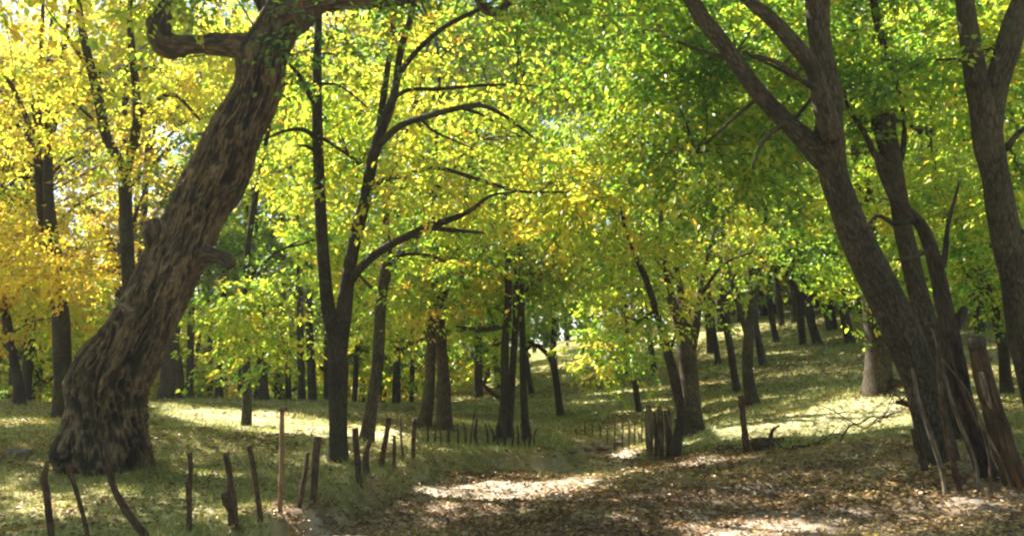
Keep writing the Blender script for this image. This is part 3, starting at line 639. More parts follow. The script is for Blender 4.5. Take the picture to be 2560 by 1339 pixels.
# right foreground
tree('leaning_tree', 'large smooth-barked tree leaning left, forking into three limbs over the path', 'tree',
  [(2352,1160,52.2),(2340,1110,45.0),(2316,1000,41.4),(2281,900,45.0),(2240,800,45.0),(2190,700,45.0),(2143,600,38.7),(2103,500,35.1),(2080,420,35.1),(2074,360,36.0),(2073,310,32.4),(2075,240,29.7),(2062,170,27.0),(2047,80,27.0),(2044,0,28.8),(2040,-100,25.2),(2020,-280,18.0),(2000,-450,9.0)],
  [[(2068,400,34),(2040,372,31),(2010,345,25),(1960,300,22),(1902,240,22),(1850,170,21),(1800,100,20),(1752,40,20),(1712,-30,18),(1650,-140,14),(1570,-260,8)],
   [(2085,350,26,-.25),(2068,300,26,-.3),(2052,240,23,-.35),(2030,170,21,-.4),(1985,110,19,-.4),(1935,55,17,-.4),(1878,8,15,-.4),(1825,-50,13,-.4),(1740,-170,7,-.4)],
   [(2052,10,18),(2064,-40,17),(2100,-150,14),(2140,-300,8)],
   [(2062,230,8,-.3),(2010,205,7,-.6),(1950,160,6,-.9),(1860,130,4,-1.2)],
   [(2045,225,6),(2000,200,5,.3),(1900,150,4,.6),(1840,130,2,.8)],
   [(1965,305,6),(1910,350,5,-.2),(1880,420,3,-.4)],[(2050,215,5),(2010,270,5,.2),(1960,330,3,.4)], [(1830,145,6),(1760,130,5,.3),(1660,90,3,.6)], [(1900,240,6),(1830,300,4,.4),(1740,380,3,.8)]],
  [B(1760,190,250,180,34,.30,dd=2.4,rd=1.5), B(1600,120,150,150,18,.28,dd=2.2,rd=1.4), B(1650,410,150,90,13,.32,dd=2.0,rd=1.2), B(1920,330,110,90,8,.36,dd=2.0,rd=.9), B(1960,60,150,90,10,.30,dd=2.0,rd=1), B(2080,130,160,120,10,.32,dd=2.2,rd=1), B(1800,-230,430,180,22,.30,rd=2.4,dd=1), B(2150,-300,300,180,11,.34,rd=2,dd=1),
   B(1560,-60,150,120,8,.3,dd=.8), B(1850,430,130,60,8,.42,dd=2.0,rd=.8)],
  d=11.5, bark=BARK_GREY, seg=34, step=.08, lump=.16)
tree('broad_tree', 'broad grey trunk standing in the grass just behind the leaning tree', 'tree',
  [(2196,980,44),(2196,950,36),(2195,900,31),(2190,830,29),(2182,740,28),(2172,640,26),(2160,500,24),(2150,380,22),(2140,200,16),(2130,0,12)],
  [[(2230,955,12,-.3),(2275,965,7,-.6),(2300,985,4,-.8)]],
  [B(2180,180,170,150,14,.34,dd=.5), B(2060,650,70,50,6,.45,dd=-.6,rd=.7), B(2090,760,30,40,3,.5,dd=-1,rd=.5,nsp=5), B(2160,-150,250,200,9,.35)], d=18.6, bark=BARK_GREY, seg=20)
tree('truncated_tree', 'grey trunk cut off flat at its top, right of the leaning tree', 'tree',
  [(2420,1120,34),(2375,1010,31),(2338,880,28),(2302,760,25),(2276,650,23),(2255,560,22),(2243,480,22),(2228,400,24),(2212,330,26),(2208,296,30),(2206,288,26)],
  [[(2222,420,12),(2190,390,9,-.1),(2160,330,7,-.2),(2120,270,5,-.3),(2110,220,3,-.3)], [(2236,440,8),(2260,360,7),(2250,240,5,.2),(2190,40,10,.3),(2180,-120,8,.3)], [(2220,310,7),(2250,300,5),(2300,330,3)]],
  [B(2215,240,60,45,5,.34,rd=.6,dd=-.3), B(2270,170,110,100,10,.34,rd=1,dd=3), B(2340,420,90,90,9,.40,dd=3.5,rd=1), B(2190,520,70,120,7,.46,dd=4,rd=1), B(2230,0,160,120,8,.36,dd=1), B(2250,-200,220,150,6,.36)], d=13.0, bark=BARK_GREY, seg=22)
tree('twisted_tree', 'black twisted leaning trunk between the truncated trunk and the orange split post', 'tree',
  [(2486,1222,27.2),(2455,1150,23.8),(2430,1080,23.8),(2405,1000,27.2),(2390,930,28.9),(2378,850,22.9),(2366,790,21.2),(2348,700,18.7),(2328,620,17.0),(2300,560,14.4),(2270,530,11.9),(2230,490,10.2),(2205,440,7.6),(2185,380,5.1)],
  [[(2378,840,12),(2400,790,12,.1),(2412,770,9,.15)], [(2345,690,10),(2362,640,8,.2),(2370,560,5,.3),(2400,450,3,.5)], [(2290,548,7),(2240,560,6,-.1),(2190,540,4,-.2),(2150,600,2,-.3)], [(2330,620,6),(2290,640,5,-.2),(2240,650,3,-.4)]],
  [], d=10.4, bark=bark_mat('black_rough_bark', (.006, .005, .004), (.028, .021, .015), (.08, .06, .045), 1.2, .7, .2), seg=24, lump=.35, step=.08)
tree('forked_tree', 'tall grey Y-forked trunk at the right edge', 'tree',
  [(2640,1080,52.2),(2600,960,46.8),(2566,830,43.2),(2540,700,37.8),(2512,570,34.2),(2493,470,32.4),(2476,380,34.2),(2463,310,33.3),(2445,220,27.9),(2426,110,24.3),(2412,10,22.5),(2400,-110,18.0),(2390,-300,10.8)],
  [[(2470,340,30),(2485,260,28),(2500,180,29),(2522,110,30),(2545,40,30),(2575,-30,28),(2640,-180,20),(2700,-320,10)],
   [(2512,375,9),(2545,335,7,-.1),(2590,300,5,-.2)], [(2500,520,6),(2540,560,5,-.1),(2580,600,3,-.2)], [(2440,165,6),(2400,150,5),(2340,150,3)]],
  [B(2500,130,150,140,12,.34,dd=2.2,rd=1.2), B(2360,170,110,110,8,.40,dd=1.6,rd=1.1), B(2550,450,70,120,8,.3,dd=1.8,rd=1), B(2420,-180,320,150,10,.32,rd=2,dd=1), B(2720,300,110,300,9,.33,dd=1), B(2460,200,60,60,3,.5,dd=2.2,rd=.8)], d=12.2, bark=BARK_GREY, seg=30, step=.1, lump=.14)
tree('slender_tree', 'slender dark tree with a side fork, standing alone behind the orange post', 'tree',
  [(2520,992,18),(2513,930,14),(2508,870,13),(2490,790,12),(2465,715,10),(2440,660,9),(2418,620,6),(2390,560,3)],
  [[(2455,690,7),(2470,640,6,.2),(2490,590,3,.3)], [(2480,760,5),(2430,700,4,-.2),(2400,660,3,-.3)]],
  [B(2430,600,90,90,10,.36), B(2480,700,90,70,8,.34,dd=.5), B(2380,700,70,60,6,.38,dd=.6), B(2400,430,110,100,8,.38,dd=1), B(2350,560,70,60,6,.38,dd=-1), B(2300,520,80,70,6,.40,dd=.5)], d=18.0)

# left side
tree('golden_tree', 'tall left tree with two merged stems spreading into a fan of golden branches', 'tree',
  [(155,1042,25),(157,980,22),(156,900,22),(152,800,21),(145,720,20),(138,640,18),(128,570,15),(120,480,13),(120,390,12),(124,310,12),(136,230,10),(150,170,7),(170,60,5),(190,-100,3)],
  [[(140,690,14),(120,600,12,.1),(105,540,11,.1),(98,450,10,.1),(94,380,10,.1),(96,330,9,.1),(104,230,8,.1),(104,120,6,.1),(110,-60,3,.1)], [(96,400,9,.1),(82,340,7,0),(55,270,6,-.2),(20,200,5,-.4),(-30,150,3,-.6)], [(95,350,6,.1),(80,250,5,.2),(60,180,3,.3)],
   [(120,380,7),(140,300,6,.2),(160,240,4,.3)], [(98,390,6,.1),(60,330,5,-.2),(20,290,4,-.4),(-20,250,3,-.5)], [(90,440,5,.1),(40,450,5,-.2),(0,490,4,-.4)], [(122,440,5),(170,400,4,.3),(230,370,2,.5)], [(125,270,5),(180,230,4,.2),(240,220,3,.4)]],
  [B(90,230,230,190,26,.62,rd=2.2), B(20,480,170,130,12,.64,dd=.6), B(210,420,130,110,10,.62,dd=1), B(120,-150,330,180,14,.55,rd=2.4), B(60,640,150,90,9,.74,dd=1.5)], d=22, bark=BARK_SLIM, seg=18)
tree('golden_tree', 'left tree with a clear V fork and a curved right branch, behind the old tree', 'tree',
  [(338,1010,19),(334,900,18),(328,800,17),(322,690,17),(315,560,16),(311,450,15),(296,400,12),(264,335,12),(246,245,12),(222,150,11),(203,60,9),(192,-50,7),(180,-200,4)],
  [[(312,455,11),(326,385,11),(344,300,12),(338,210,10),(329,120,9),(325,40,7),(330,-120,4)], [(346,285,7),(390,250,6,-.2),(440,240,5,-.4),(500,300,3,-.6)], [(248,250,6),(235,190,6,-.1),(180,110,5,-.3),(150,60,3,-.5)], [(252,300,6),(246,230,5,.1),(252,170,3,.2)], [(336,170,5),(400,175,4,.3),(440,170,2,.5)], [(262,330,4),(200,270,4,.2),(140,240,3,.3)]],
  [B(330,230,210,200,26,.6,rd=2), B(310,610,170,120,16,.72,dd=1.5), B(420,420,130,120,11,.64,dd=1), B(250,-150,330,180,13,.52,rd=2.2), B(200,620,100,110,8,.7,dd=1), B(500,180,80,110,8,.55,dd=.6), B(540,20,150,90,9,.5,dd=2), B(450,560,70,60,5,.62,dd=1.6)], d=20, bark=BARK_SLIM, seg=16)
tree('golden_tree', 'thin curved tree at the left edge under orange foliage', 'tree',
  [(50,1012,16),(45,960,13),(34,900,11),(22,830,11),(10,760,10),(0,680,7),(-10,560,4)], [[(14,780,5),(40,740,4),(70,700,2)]],
  [B(40,720,150,110,16,.72,rd=2), B(20,560,160,100,12,.68,dd=1), B(150,800,90,50,7,.52,dd=3)], d=27, leaf=.17)
tree('crest_tree', 'wide grey trunk at the crest, half hidden behind the old leaning tree', 'tree',
  [(418,995,26),(422,940,21),(425,880,19),(432,820,18),(445,740,17),(462,640,15),(470,500,10)], [[(436,850,10),(446,930,12),(448,995,14)]],
  [B(480,560,120,130,12,.2,rd=2,dd=2), B(560,700,120,90,9,.25,dd=3)], d=28, bark=BARK_GREY, leaf=.18, fine=False)
CR = 'slim trunks along the left crest'
for k, (px, by, hw, lean, dd, lb) in enumerate([(475,998,9,2,31,'slim dark trunk next to the wide grey one on the left crest'), (527,1000,6,-3,38,'very thin trunk second along the left crest'), (547,1000,9,8,33,'slim trunk forking upward, third along the left crest'), (602,1000,9,6,36,'straight trunk on the crest above the lit grass'), (660,1005,12,-10,31,'thicker trunk on the crest below the lemon sprays'),
    (700,1003,6,0,40,'thin trunk between the two behind the lemon sprays'), (722,1004,7,-8,37,'slanting thin trunk under the lemon sprays'), (755,1006,9,-4,34,'left of two close trunks left of the forked tree'), (781,1006,10,-6,35,'right of two close trunks left of the forked tree'), (818,1010,9,0,33,'dark trunk half behind the forked tree'),
    (885,1030,7,8,34,'thin trunk seen right of the forked tree'), (990,1042,8,2,33,'thin dark trunk right of the bowed tree'), (1028,1040,6,4,37,'faint trunk left of the close pair')]):
    tree('crest_tree', lb, 'tree', [(px, by, hw * 1.25), (px + lean * .3, by - 60, hw), (px + lean, by - 170, hw * .95), (px + lean * 1.5, by - 300, hw * .8), (px + lean * 2.2, by - 440, hw * .6), (px + lean * 3, by - 640, hw * .3)], [],
         [B(px + lean * 2, by - 370, 90, 90, 8, (.28, .36, .22)[k % 3], rd=2.2, nsp=8, nlf=17), B(px + lean * 3, by - 590, 130, 140, 9, (.34, .42, .28)[k % 3], rd=2.5, nsp=8, nlf=17)], d=dd, group=CR, leaf=.2, fine=False, seg=9, step=.4)
# high leaves added to shade the ground outside the gaps, hung on tall trees
def canopy():
    roots = [o for o in C.objects if o.parent is None and o.name.split('.')[0] in ('old_tree', 'forked_tree', 'bowed_tree', 'golden_tree', 'copse_tree', 'leaning_tree', 'broad_tree', 'truncated_tree', 'clump_tree', 'shade_tree', 'sunlit_tree', 'slope_tree')]
    rb = np.array([tuple(o.location) for o in roots]); per = {}
    for gx in np.arange(-15, 22, 2.3):
        for gy in np.arange(5.5, 44, 2.3):
            if (gy > 31 and gx < -1) or (gx > 13 and gy < 20): continue
            x, y = gx + rng.uniform(-.7, .7), gy + rng.uniform(-.7, .7); h = rng.uniform(9.8, 11.5) + max(0, gy - 12) * .14
            gz = H(np.array([[x, y]]))[0]; p = np.array([x + S[0] / S[2] * h, y + S[1] / S[2] * h, h + gz])
            k = int(np.argmin(np.hypot(*(rb[:, :2] - p[:2]).T) + (rb[:, 1] > 31) * 4)); per.setdefault(k, []).append((p, (1.5, 1.5, .8), 17, 7, 16, .3 + .2 * (p[0] < -6) + rng.normal(0, .05)))
    for k, bl in per.items():
        z0 = roots[k].location
        tr_ = [o for o in roots[k].children if o.name.startswith(('trunk', 'limb'))]
        pts_ = []
        for o in tr_:
            co = np.empty(len(o.data.vertices) * 3, np.float32); o.data.vertices.foreach_get('co', co); co = co.reshape(-1, 3)[::7] + np.array(z0); pts_.append(co)
        pts_ = np.vstack(pts_); pts_ = pts_[pts_[:, 2] > z0[2] + min(4.5, (pts_[:, 2].max() - z0[2]) * .7)]; pts_ = pts_[::max(1, len(pts_) // 500)]
        crown(roots[k], bl, pts_, .23, False, BARK_SLIM, 'auto', .009, 'shade_crown')
# unseen trees added just outside the picture, chiefly to shade it
for x, y, hue, lb in ((-16.5, 17, .45, 'unseen tree added beyond the left edge to shade the bank'), (-21, 27, .6, 'unseen golden tree added farther beyond the left edge'), (14.5, 13, .3, 'green tree beyond the right edge'), (-14.5, 5.5, .35, 'tree near the camera beyond the left edge')):
    z = H(np.array([[x, y]]))[0]; root = tag(empty('shade_tree', (x, y, z)), lb, 'tree'); g = Geo()
    c = tube(g, np.array([[x, y, z - .4], [x + .1, y, z + 2], [x - .1, y + .2, z + 5], [x + .3, y, z + 9]]), np.array([.3, .22, .17, .06]), 14, .2); g.build('trunk', BARK_GREY, root)
    crown(root, [(np.array([x, y, z + 7.5]), (3.2, 3.2, 2.4), 32, 9, 18, hue)], c[c[:, 2] > z + 2], .16, False, BARK_GREY)

canopy()
# ------------------------------------------------------------------ the wood behind: copies of six kinds
KINDS = [(.60, 15, 3.2, 3.2), (.68, 13, 3.0, 2.8), (.42, 16, 3.4, 3.2), (.32, 17, 3.6, 3.4), (.20, 17, 3.5, 3.0), (.50, 14, 3.1, 3.0), (.42, 4.5, 2.3, .0), (.54, 4, 2.1, .0), (.3, 5, 2.4, .0)]
WLAB = ['golden tree in the wood behind the left bank', 'orange-tinged tree in the wood behind the left bank', 'lime green tree in the far wood', 'green tree in the far wood', 'dark blue-green tree deep in the wood', 'yellow tree in the far wood', 'low lime green bushy tree between the far trunks', 'low yellow bushy tree between the far trunks', 'low green bushy tree between the far trunks']
def wood_tree(kind, loc=(0, 0, 0), cull=False, s=1.0, seed=5):
    hue, hgt, rad, low = KINDS[kind]; hgt *= s; rad *= s; loc = np.array(loc, float)
    root = empty('background_tree', loc); g = Geo(); ln = rng.normal(0, .5, 2); T = lambda p: np.array(p) + loc
    c = [tube(g, T([[0, 0, -.5], [0, 0, 0], [ln[0] * .3, ln[1] * .3, hgt * .35], [ln[0], ln[1], hgt * .7], [ln[0] * 1.3, ln[1] * 1.3, hgt * .95]]), np.array([.26, .2, .16, .1, .03]), 9, .4, seed=seed)]
    for k in range(5):
        a = rng.random() * 6.28; z0 = hgt * rng.uniform(.15, .6)
        c.append(tube(g, T([[ln[0] * .4, ln[1] * .4, z0], [math.cos(a) * rad * .35, math.sin(a) * rad * .35, z0 + hgt * .1], [math.cos(a) * rad * .75, math.sin(a) * rad * .75, z0 + hgt * .16]]), np.array([.09, .06, .02]), 6, .4, seed=seed + k))
    g.build('trunk', BARK_SLIM, root)
    bl = []
    for k in range(13):
        a = rng.random() * 6.28; z = low + .9 + (hgt - low - .9) * (k + rng.random()) / 13; q = rng.uniform(.2, .75) * rad * (1 - .4 * (z / hgt) ** 3)
        bl.append((loc + [math.cos(a) * q, math.sin(a) * q, z], (rad * .55, rad * .55, hgt * .085), 5 if kind < 6 else 2, 7, 18 if kind < 6 else 15, hue + rng.normal(0, .05)))
    lp = np.vstack(c); crown(root, bl, lp[lp[:, 2] > loc[2] + 1.2], .2, False, BARK_SLIM, cull)
    return root
protos = {}
def copy_tree(o):
    c = o.copy(); C.objects.link(c)
    for ch in list(o.children):
        k = ch.copy(); C.objects.link(k); k.parent = c
    return c
TARGETS = [np.array([*v, z]) for p, z, _ in GAPS for v in p] + [c for c, r in SHAFTS]
def in_shaft(x, y, z, h, rad):
    for c in TARGETS:
        v = np.array([x, y]) - c[:2]; sh = S[:2]; t = (v @ sh) / (sh @ sh)
        if t > 1 and np.linalg.norm(v - t * sh) < rad + 1 and c[2] + t * S[2] < z + h + 2: return True
    return False
def place(kind, x, y, s, rot, label=None, group=None):
    z = H(np.array([[x, y]]))[0]
    if in_shaft(x, y, z, KINDS[kind][1] * s, KINDS[kind][2]): o = wood_tree(kind, (x, y, z), True, s, int(rot * 9))
    else:
        if kind in protos: o = copy_tree(protos[kind])
        else: o = protos[kind] = wood_tree(kind)
        o.location = (x, y, z); o.scale = (s, s, s * rng.uniform(.92, 1.1)); o.rotation_euler = (0, 0, rot)
    lb = label or WLAB[kind]; tag(o, lb, 'tree', group or lb.replace('tree', 'trees', 1))
spots = []
for k in range(2500):
    d = 29 + 60 * rng.random() ** .8; px = rng.uniform(-250, 2810); x = (px - 1280) / F * d; y = d
    if 1150 < px < 2300 and d < 46: continue            # the open streaked slope
    if 1200 < px < 1700 and d < 58: continue
    if 300 < px < 1150 and d < 38: continue
    if px < 1150 and d > 54: continue
    if 100 < px < 1180 and d > 40 and rng.random() < .85: continue
    if px > 2300 and d < 25: continue
    if all((x - a) ** 2 + (y - b) ** 2 > (2.7 + d * .022) ** 2 for a, b in spots): spots.append((x, y))
for x, y in spots[:230]:
    px = 1280 + x / y * F; u = rng.random()
    if px < 480: kind = (0, 1, 5, 0)[int(u * 4)] if y < 50 else (0, 5, 3, 4)[int(u * 4)]
    elif px < 720: kind = (4, 3, 4, 2)[int(u * 4)]
    elif px < 1500: kind = (2, 5, 2, 3)[int(u * 4)]
    else: kind = (3, 2, 3, 4)[int(u * 4)]
    place(kind, x, y, rng.uniform(.95, 1.2) * (1.15 if px < 520 else 1), rng.random() * 6.28)
for x, y in ((-7,-5),(0,-8),(7,-5),(-13,-2),(13,0),(-4,-13),(5,-14),(-12,-11),(14,-10),(-19,4),(19,5),(-22,-6),(22,-8),(21,16),(25,24),(-27,15),(-1,-20),(12,-20),(-13,-20)):  # unseen trees added to block sky light from behind the camera
    place((2, 3, 4, 5)[int(rng.random() * 4)], x, y, rng.uniform(.9, 1.15), rng.random() * 6.28, 'tree of the same wood standing outside the picture around the viewpoint', 'trees around the viewpoint')
low_spots = []
for k in range(1500):
    px = rng.uniform(-150, 1250) if k % 2 else rng.uniform(1720, 2750); d = rng.uniform(36, 66) if px < 1250 else rng.uniform(50, 66)
    if px > 2300: d = rng.uniform(34, 50)
    x = (px - 1280) / F * d
    if len(low_spots) < 165 and all((x - a) ** 2 + (d - b) ** 2 > 6.5 for a, b in low_spots): low_spots.append((x, d)); place(6 + int(rng.random() * 3), x, d, rng.uniform(.8, 1.2) * (1.5 if d > 52 else 1), rng.random() * 6.28)
print('background trees', len(spots))
# ------------------------------------------------------------------ fence stakes
def stake(label, tr, d=None, mat=None, group='stakes of the rough fence', name='fence_stake', seg=10, cap=None, stub=None, cat='fence stake'):
    if d is None: d = ground(min(max(tr[0][0], 1), 2559), tr[0][1])[0]
    q, r = stem_points(tr, d); r = r * (.82 if cat == 'fence stake' else 1); base = q[0].copy(); base[2] = H(base[None, :2])[0]
    root = tag(empty(name, base), label, cat, group)
    low = q[0].copy(); low[2] = min(low[2], base[2]) - .18
    g = Geo(); tube(g, np.vstack([low, q]), np.concatenate([[r[0]], r]), seg, .05, .3, seed=int(tr[0][0]) % 89, freq=9)
    g.build('post', mat or STAKE, root)
    for nm, st, mt in ((stub and [('side_stub', stub, STAKE)]) or []) + ((cap and [('cut_top', cap, BARK_PALE)]) or []):
        q, r = stem_points(st, d); g = Geo(); tube(g, q, r, 8, .04, .3, freq=9); g.build(nm, mt, root)
    return root
stake('kinked dark stake at the lower left corner, in front of the old tree', [(130,1352,11),(122,1290,10),(116,1230,10),(108,1196,10),(116,1172,7),(118,1153,6)])
stake('thin bowed stake, second from the left corner', [(220,1352,7),(208,1290,7),(190,1225,7),(175,1185,7),(168,1163,6)])
stake('long crooked branch stake reaching up over the old tree root', [(372,1356,13),(340,1310,12),(305,1258,11),(285,1220,10),(275,1180,9),(268,1130,7),(262,1108,5)])
stake('thin straight dark stake between the old tree and the thick-stubbed one', [(472,1326,9),(473,1270,8),(472,1215,9),(477,1170,7),(474,1132,8)])
stake('thick stake with a stub on its side and a pale cut tip', [(582,1316,16),(581,1270,14),(578,1225,11),(573,1180,10),(565,1135,9)], stub=[(580,1275,11,-.02),(566,1250,11,-.05),(560,1232,9,-.06)], cap=[(566,1137,8,-.005),(565,1131,7,-.005)])
stake('stake leaning left, left of the tall pole', [(650,1302,9),(646,1255,8),(638,1200,8),(630,1150,8),(622,1113,6)])
stake('tallest thin straight pole with a flat pale top', [(700,1282,8),(701,1230,7),(704,1150,7),(704,1080,7),(705,1026,7)], cap=[(705,1026,12),(705,1019,12)], mat=bark_mat('tan_pole_bark', (.08, .045, .025), (.20, .125, .075), (.33, .23, .15), 2.0, .4, .2))
stake('thin stake leaning right beside the thick upright one', [(748,1270,8),(756,1225,8),(764,1170,7),(769,1130,6)])
stake('thick upright stake at the turf corner of the path', [(784,1250,13),(786,1205,11),(790,1140,11),(796,1092,11)])
stake('dark stake just right of the forked trunk foot', [(898,1212,10),(895,1160,10),(890,1110,10),(888,1070,9)])
stake('crooked stake bending right, close beside the dark one', [(916,1190,12),(914,1150,11),(920,1115,8),(930,1096,7)])
stake('tall stake slanting right past the bowed trunk', [(952,1170,9),(960,1120,8),(967,1080,8),(973,1044,8)])
stake('short thin stake after the slanting one', [(984,1168,6),(986,1130,6),(986,1088,5)])
stake('pale thin forked stake', [(1010,1152,4),(1004,1110,4),(1002,1070,4),(1003,1034,3)], mat=BARK_PALE)
stake('reddish stake straight up before the grey pair', [(1033,1146,8),(1034,1100,7),(1037,1046,7)])
for px, by, tx, ty, hw in ((1066,1133,1065,1052,4),(1088,1134,1088,1060,4),(1101,1132,1101,1066,3),(1119,1128,1121,1040,7),(1145,1124,1145,1056,4),(1161,1121,1160,1055,4),(1174,1122,1186,1022,4),(1193,1120,1199,1047,7),(1218,1117,1218,1057,5),(1231,1115,1229,1060,5)):
    stake('stake of the middle row in front of the copse', [(px, by, hw * rng.uniform(.6, 1)), ((px + tx) / 2 + rng.normal(0, 3), (by + ty) / 2, hw * .75), (tx + rng.normal(0, 4), ty, hw * .55)], d=16.8 + (1134 - by) * .07, group='middle row of fence stakes in front of the copse', seg=8)
for px, by, tx, ty, hw in ((1246,1112,1238,1062,4),(1262,1112,1251,1046,6),(1281,1112,1283,1052,5),(1296,1110,1297,1062,4),(1312,1110,1302,1058,4),(1322,1110,1330,1064,4),(1336,1112,1337,1070,4)):
    stake('short stake crowding the foot of the twin trunks', [(px, by, hw * rng.uniform(.6, 1)), ((px + tx) / 2 + rng.normal(0, 2.5), (by + ty) / 2, hw * .7), (tx + rng.normal(0, 4), ty, hw * .55)], d=17.6, group='stakes at the foot of the twin trunks', seg=7)
for k, px in enumerate((1440,1462,1480,1500,1518,1536,1556,1572,1586,1604)):
    by = 1108 - (px - 1440) * .13
    stake('tiny far stake along the lit foot of the slope', [(px, by, 2.4), (px + 1, by - 20, 2.2), (px + (k % 3) - 1, by - 36 - (k * 7) % 9, 1.8)], d=21.5, group='far fence stakes at the slope foot', seg=6)
stake('single dark leaning post on the right bank, grey knot on its side', [(1867,1132,11),(1862,1080,10),(1856,1030,9),(1851,990,9)], group='', stub=[(1864,1010,6,-.03),(1872,1003,9,-.06),(1876,1000,5,-.06)])

# old stump of split posts on the right bank
d = 16.6; base = at(1645, 1132, d); base[2] = H(base[None, :2])[0]
st = tag(empty('split_stump', base), 'weathered hollow stump of upright splinters with a straw top, on the right bank', 'stump')
for k, (px, hw, ty, by, mt, od) in enumerate(((1621,10,1012,1128,BARK_PALE,0),(1637,5,1030,1130,STAKE,.1),(1650,8,1014,1130,BARK_PALE,.1),(1664,4,1026,1130,STAKE,-.05),(1673,6,1020,1130,BARK_PALE,.02),(1690,3,1046,1130,BARK_PALE,-.04))):
    limb('splinter', [(px + 4, by + 10, hw, od), (px + 2, by - 50, hw, od), (px, ty + 20, hw * .9, od), (px - 2, ty, hw * .6, od)], 12, .4, mt, d, 6, st)

# split orange post and the dead sticks leaning about it
d = 10.0; base = at(2545, 1225, d); base[2] = H(base[None, :2])[0]
po = tag(empty('split_post', base), 'leaning dead post of split orange wood with a grey cut top', 'dead post')
limb('post', [(2568,1262,34),(2545,1215,32),(2512,1120,28),(2480,1020,25),(2458,930,23),(2443,868,20),(2440,852,20)], 30, .22, ROT, d, 4, po)
limb('cut_top', [(2443,872,21),(2439,848,22),(2438,842,18)], 24, .1, BARK_GREY, d, 4, po)
limb('splinter', [(2452,930,6,-.22),(2465,985,7,-.25),(2478,1020,3,-.25)], 8, .5, BARK_PALE, d, 6, po)
STK = 'dead sticks leaning at the right trunks'
for tr, mt, lb in (([(2395,1215,8.8),(2378,1130,8.8),(2360,1040,7.5),(2350,950,6.1),(2345,860,4.1)], STAKE, 'brown dead stick upright against the leaning trunk'),
                   ([(2440,1160,4.1),(2400,1060,4.8),(2372,980,4.8),(2352,900,3.4),(2330,820,2.0)], BARK_PALE, 'long pale dead stick slanting left between the right trunks'),
                   ([(2470,1120,4.1),(2430,1030,4.1),(2390,930,3.4),(2370,850,2.0)], STAKE, 'thin brown dead stick across the black trunk'),
                   ([(2360,1200,6.1),(2335,1110,6.1),(2300,1010,5.4),(2280,920,3.4)], BARK_PALE, 'pale dead stick along the left side of the leaning trunk'),
                   ([(2520,1190,3.4),(2470,1090,3.4),(2420,980,2.7),(2350,890,1.4)], BARK_PALE, 'thinnest pale stick from the orange post up to the left'),
                   ([(2310,1160,8.8),(2292,1110,8.2),(2282,1072,6.8)], STAKE, 'short broken stump stick left of the leaning trunk foot')):
    stake(lb, tr, d=9.9 if tr[0][0] > 2330 else 11.0, mat=mt, group=STK, name='dead_stick', cat='stick', seg=9)

# fallen log, brushwood, rocks
d, p = ground(1920, 1118); lg = tag(empty('fallen_log', p), 'short dark fallen log lying by the single leaning post', 'log')
limb('log', [(1885,1112,14,-.1),(1900,1110,16,-.05),(1930,1108,14,.1),(1958,1102,10,.3)], 14, .4, STAKE, d, 6, lg)
limb('branch', [(1925,1100,6,.1),(1932,1075,4,.1),(1950,1062,2,.1)], 7, .4, STAKE, d, 6, lg)
BR = 'dead brushwood on the right bank'
d, p = ground(2060, 1110)
def brush(g, p0, p1, r0, n, rise, up):
    """a thin crooked branch with n side twigs"""
    k = 7; t = np.linspace(0, 1, k)[:, None]; L_ = np.linalg.norm(p1 - p0)
    q = p0 + (p1 - p0) * t + rng.normal(0, .045, (k, 3)) * L_ * (t > 0) + np.array([0, 0, rise]) * np.sin(t * math.pi)
    tube(g, q, np.linspace(r0, r0 * .3, k), 6, .06, .3, seed=int(rng.integers(60)))
    for _ in range(n):
        s = rng.uniform(.15, .95); a_ = p0 + (p1 - p0) * s; a_ = q[int(s * (k - 1))]; d_ = unit(rng.normal(0, 1, 3) * [1, .6, .35] + (p1 - p0) / L_ * .5 + [0, 0, up]); l2 = L_ * rng.uniform(.2, .5)
        m_ = a_ + d_ * l2 * .5 + rng.normal(0, .05, 3) * l2; e_ = a_ + d_ * l2 + rng.normal(0, .12, 3) * l2 + [0, 0, up * .15 * l2]
        tube(g, np.array([a_, m_, e_]), np.array([r0 * .5, r0 * .33, r0 * .14]), 5, .06, .2)
        if n > 4: tube(g, np.array([m_, m_ + unit(d_ + rng.normal(0, .6, 3)) * l2 * .35]), np.array([r0 * .3, r0 * .12]), 4, .08, .2)
for lb, ends, r0, n_, up in (('long crooked fallen branch trailing over the leaves on the bank', ((1980,1122),(2240,1072)), .028, 7, .25),
                             ('bare twiggy branch arching up before the lit grass', ((2100,1108),(2262,1000)), .016, 9, .7),
                             ('low tangle of thin dead twigs beside the fallen log', ((1965,1118),(2080,1075)), .013, 7, .5)):
    p0 = ground(*ends[0])[1] + [0, 0, .03]; p1 = at(ends[1][0], ends[1][1], p0[1] + .5)
    root = tag(empty('dead_branch', p0), lb, 'dead branch', BR); g = Geo(); brush(g, p0, p1, r0, n_, .06, up); g.build('branch', STAKE, root)
q, r = stem_points([(2290,1018,8),(2262,1008,7),(2240,1004,5)], 12.2); root = tag(empty('dead_branch', q[0]), 'black snapped branch jutting from the leaning trunk', 'dead branch', BR)
g = Geo(); tube(g, q, r, 8, .05, .4); brush(g, q[1], at(2185, 980, 12), .012, 5, .05, .3); g.build('branch', STAKE, root)
m, nt, out = nodes('pale_rock'); L = nt.links
tc = N(nt, 'ShaderNodeTexCoord'); nz = N(nt, 'ShaderNodeTexNoise', Scale=7.0, Detail=8.0, Roughness=.7); L.new(tc.outputs['Object'], nz.inputs['Vector'])
b = N(nt, 'ShaderNodeBsdfPrincipled', Roughness=.9); L.new(ramp(nt, nz.outputs[0], [(.3, (.06, .047, .036)), (.5, (.14, .115, .092)), (.72, (.24, .21, .18))]), b.inputs['Base Color'])
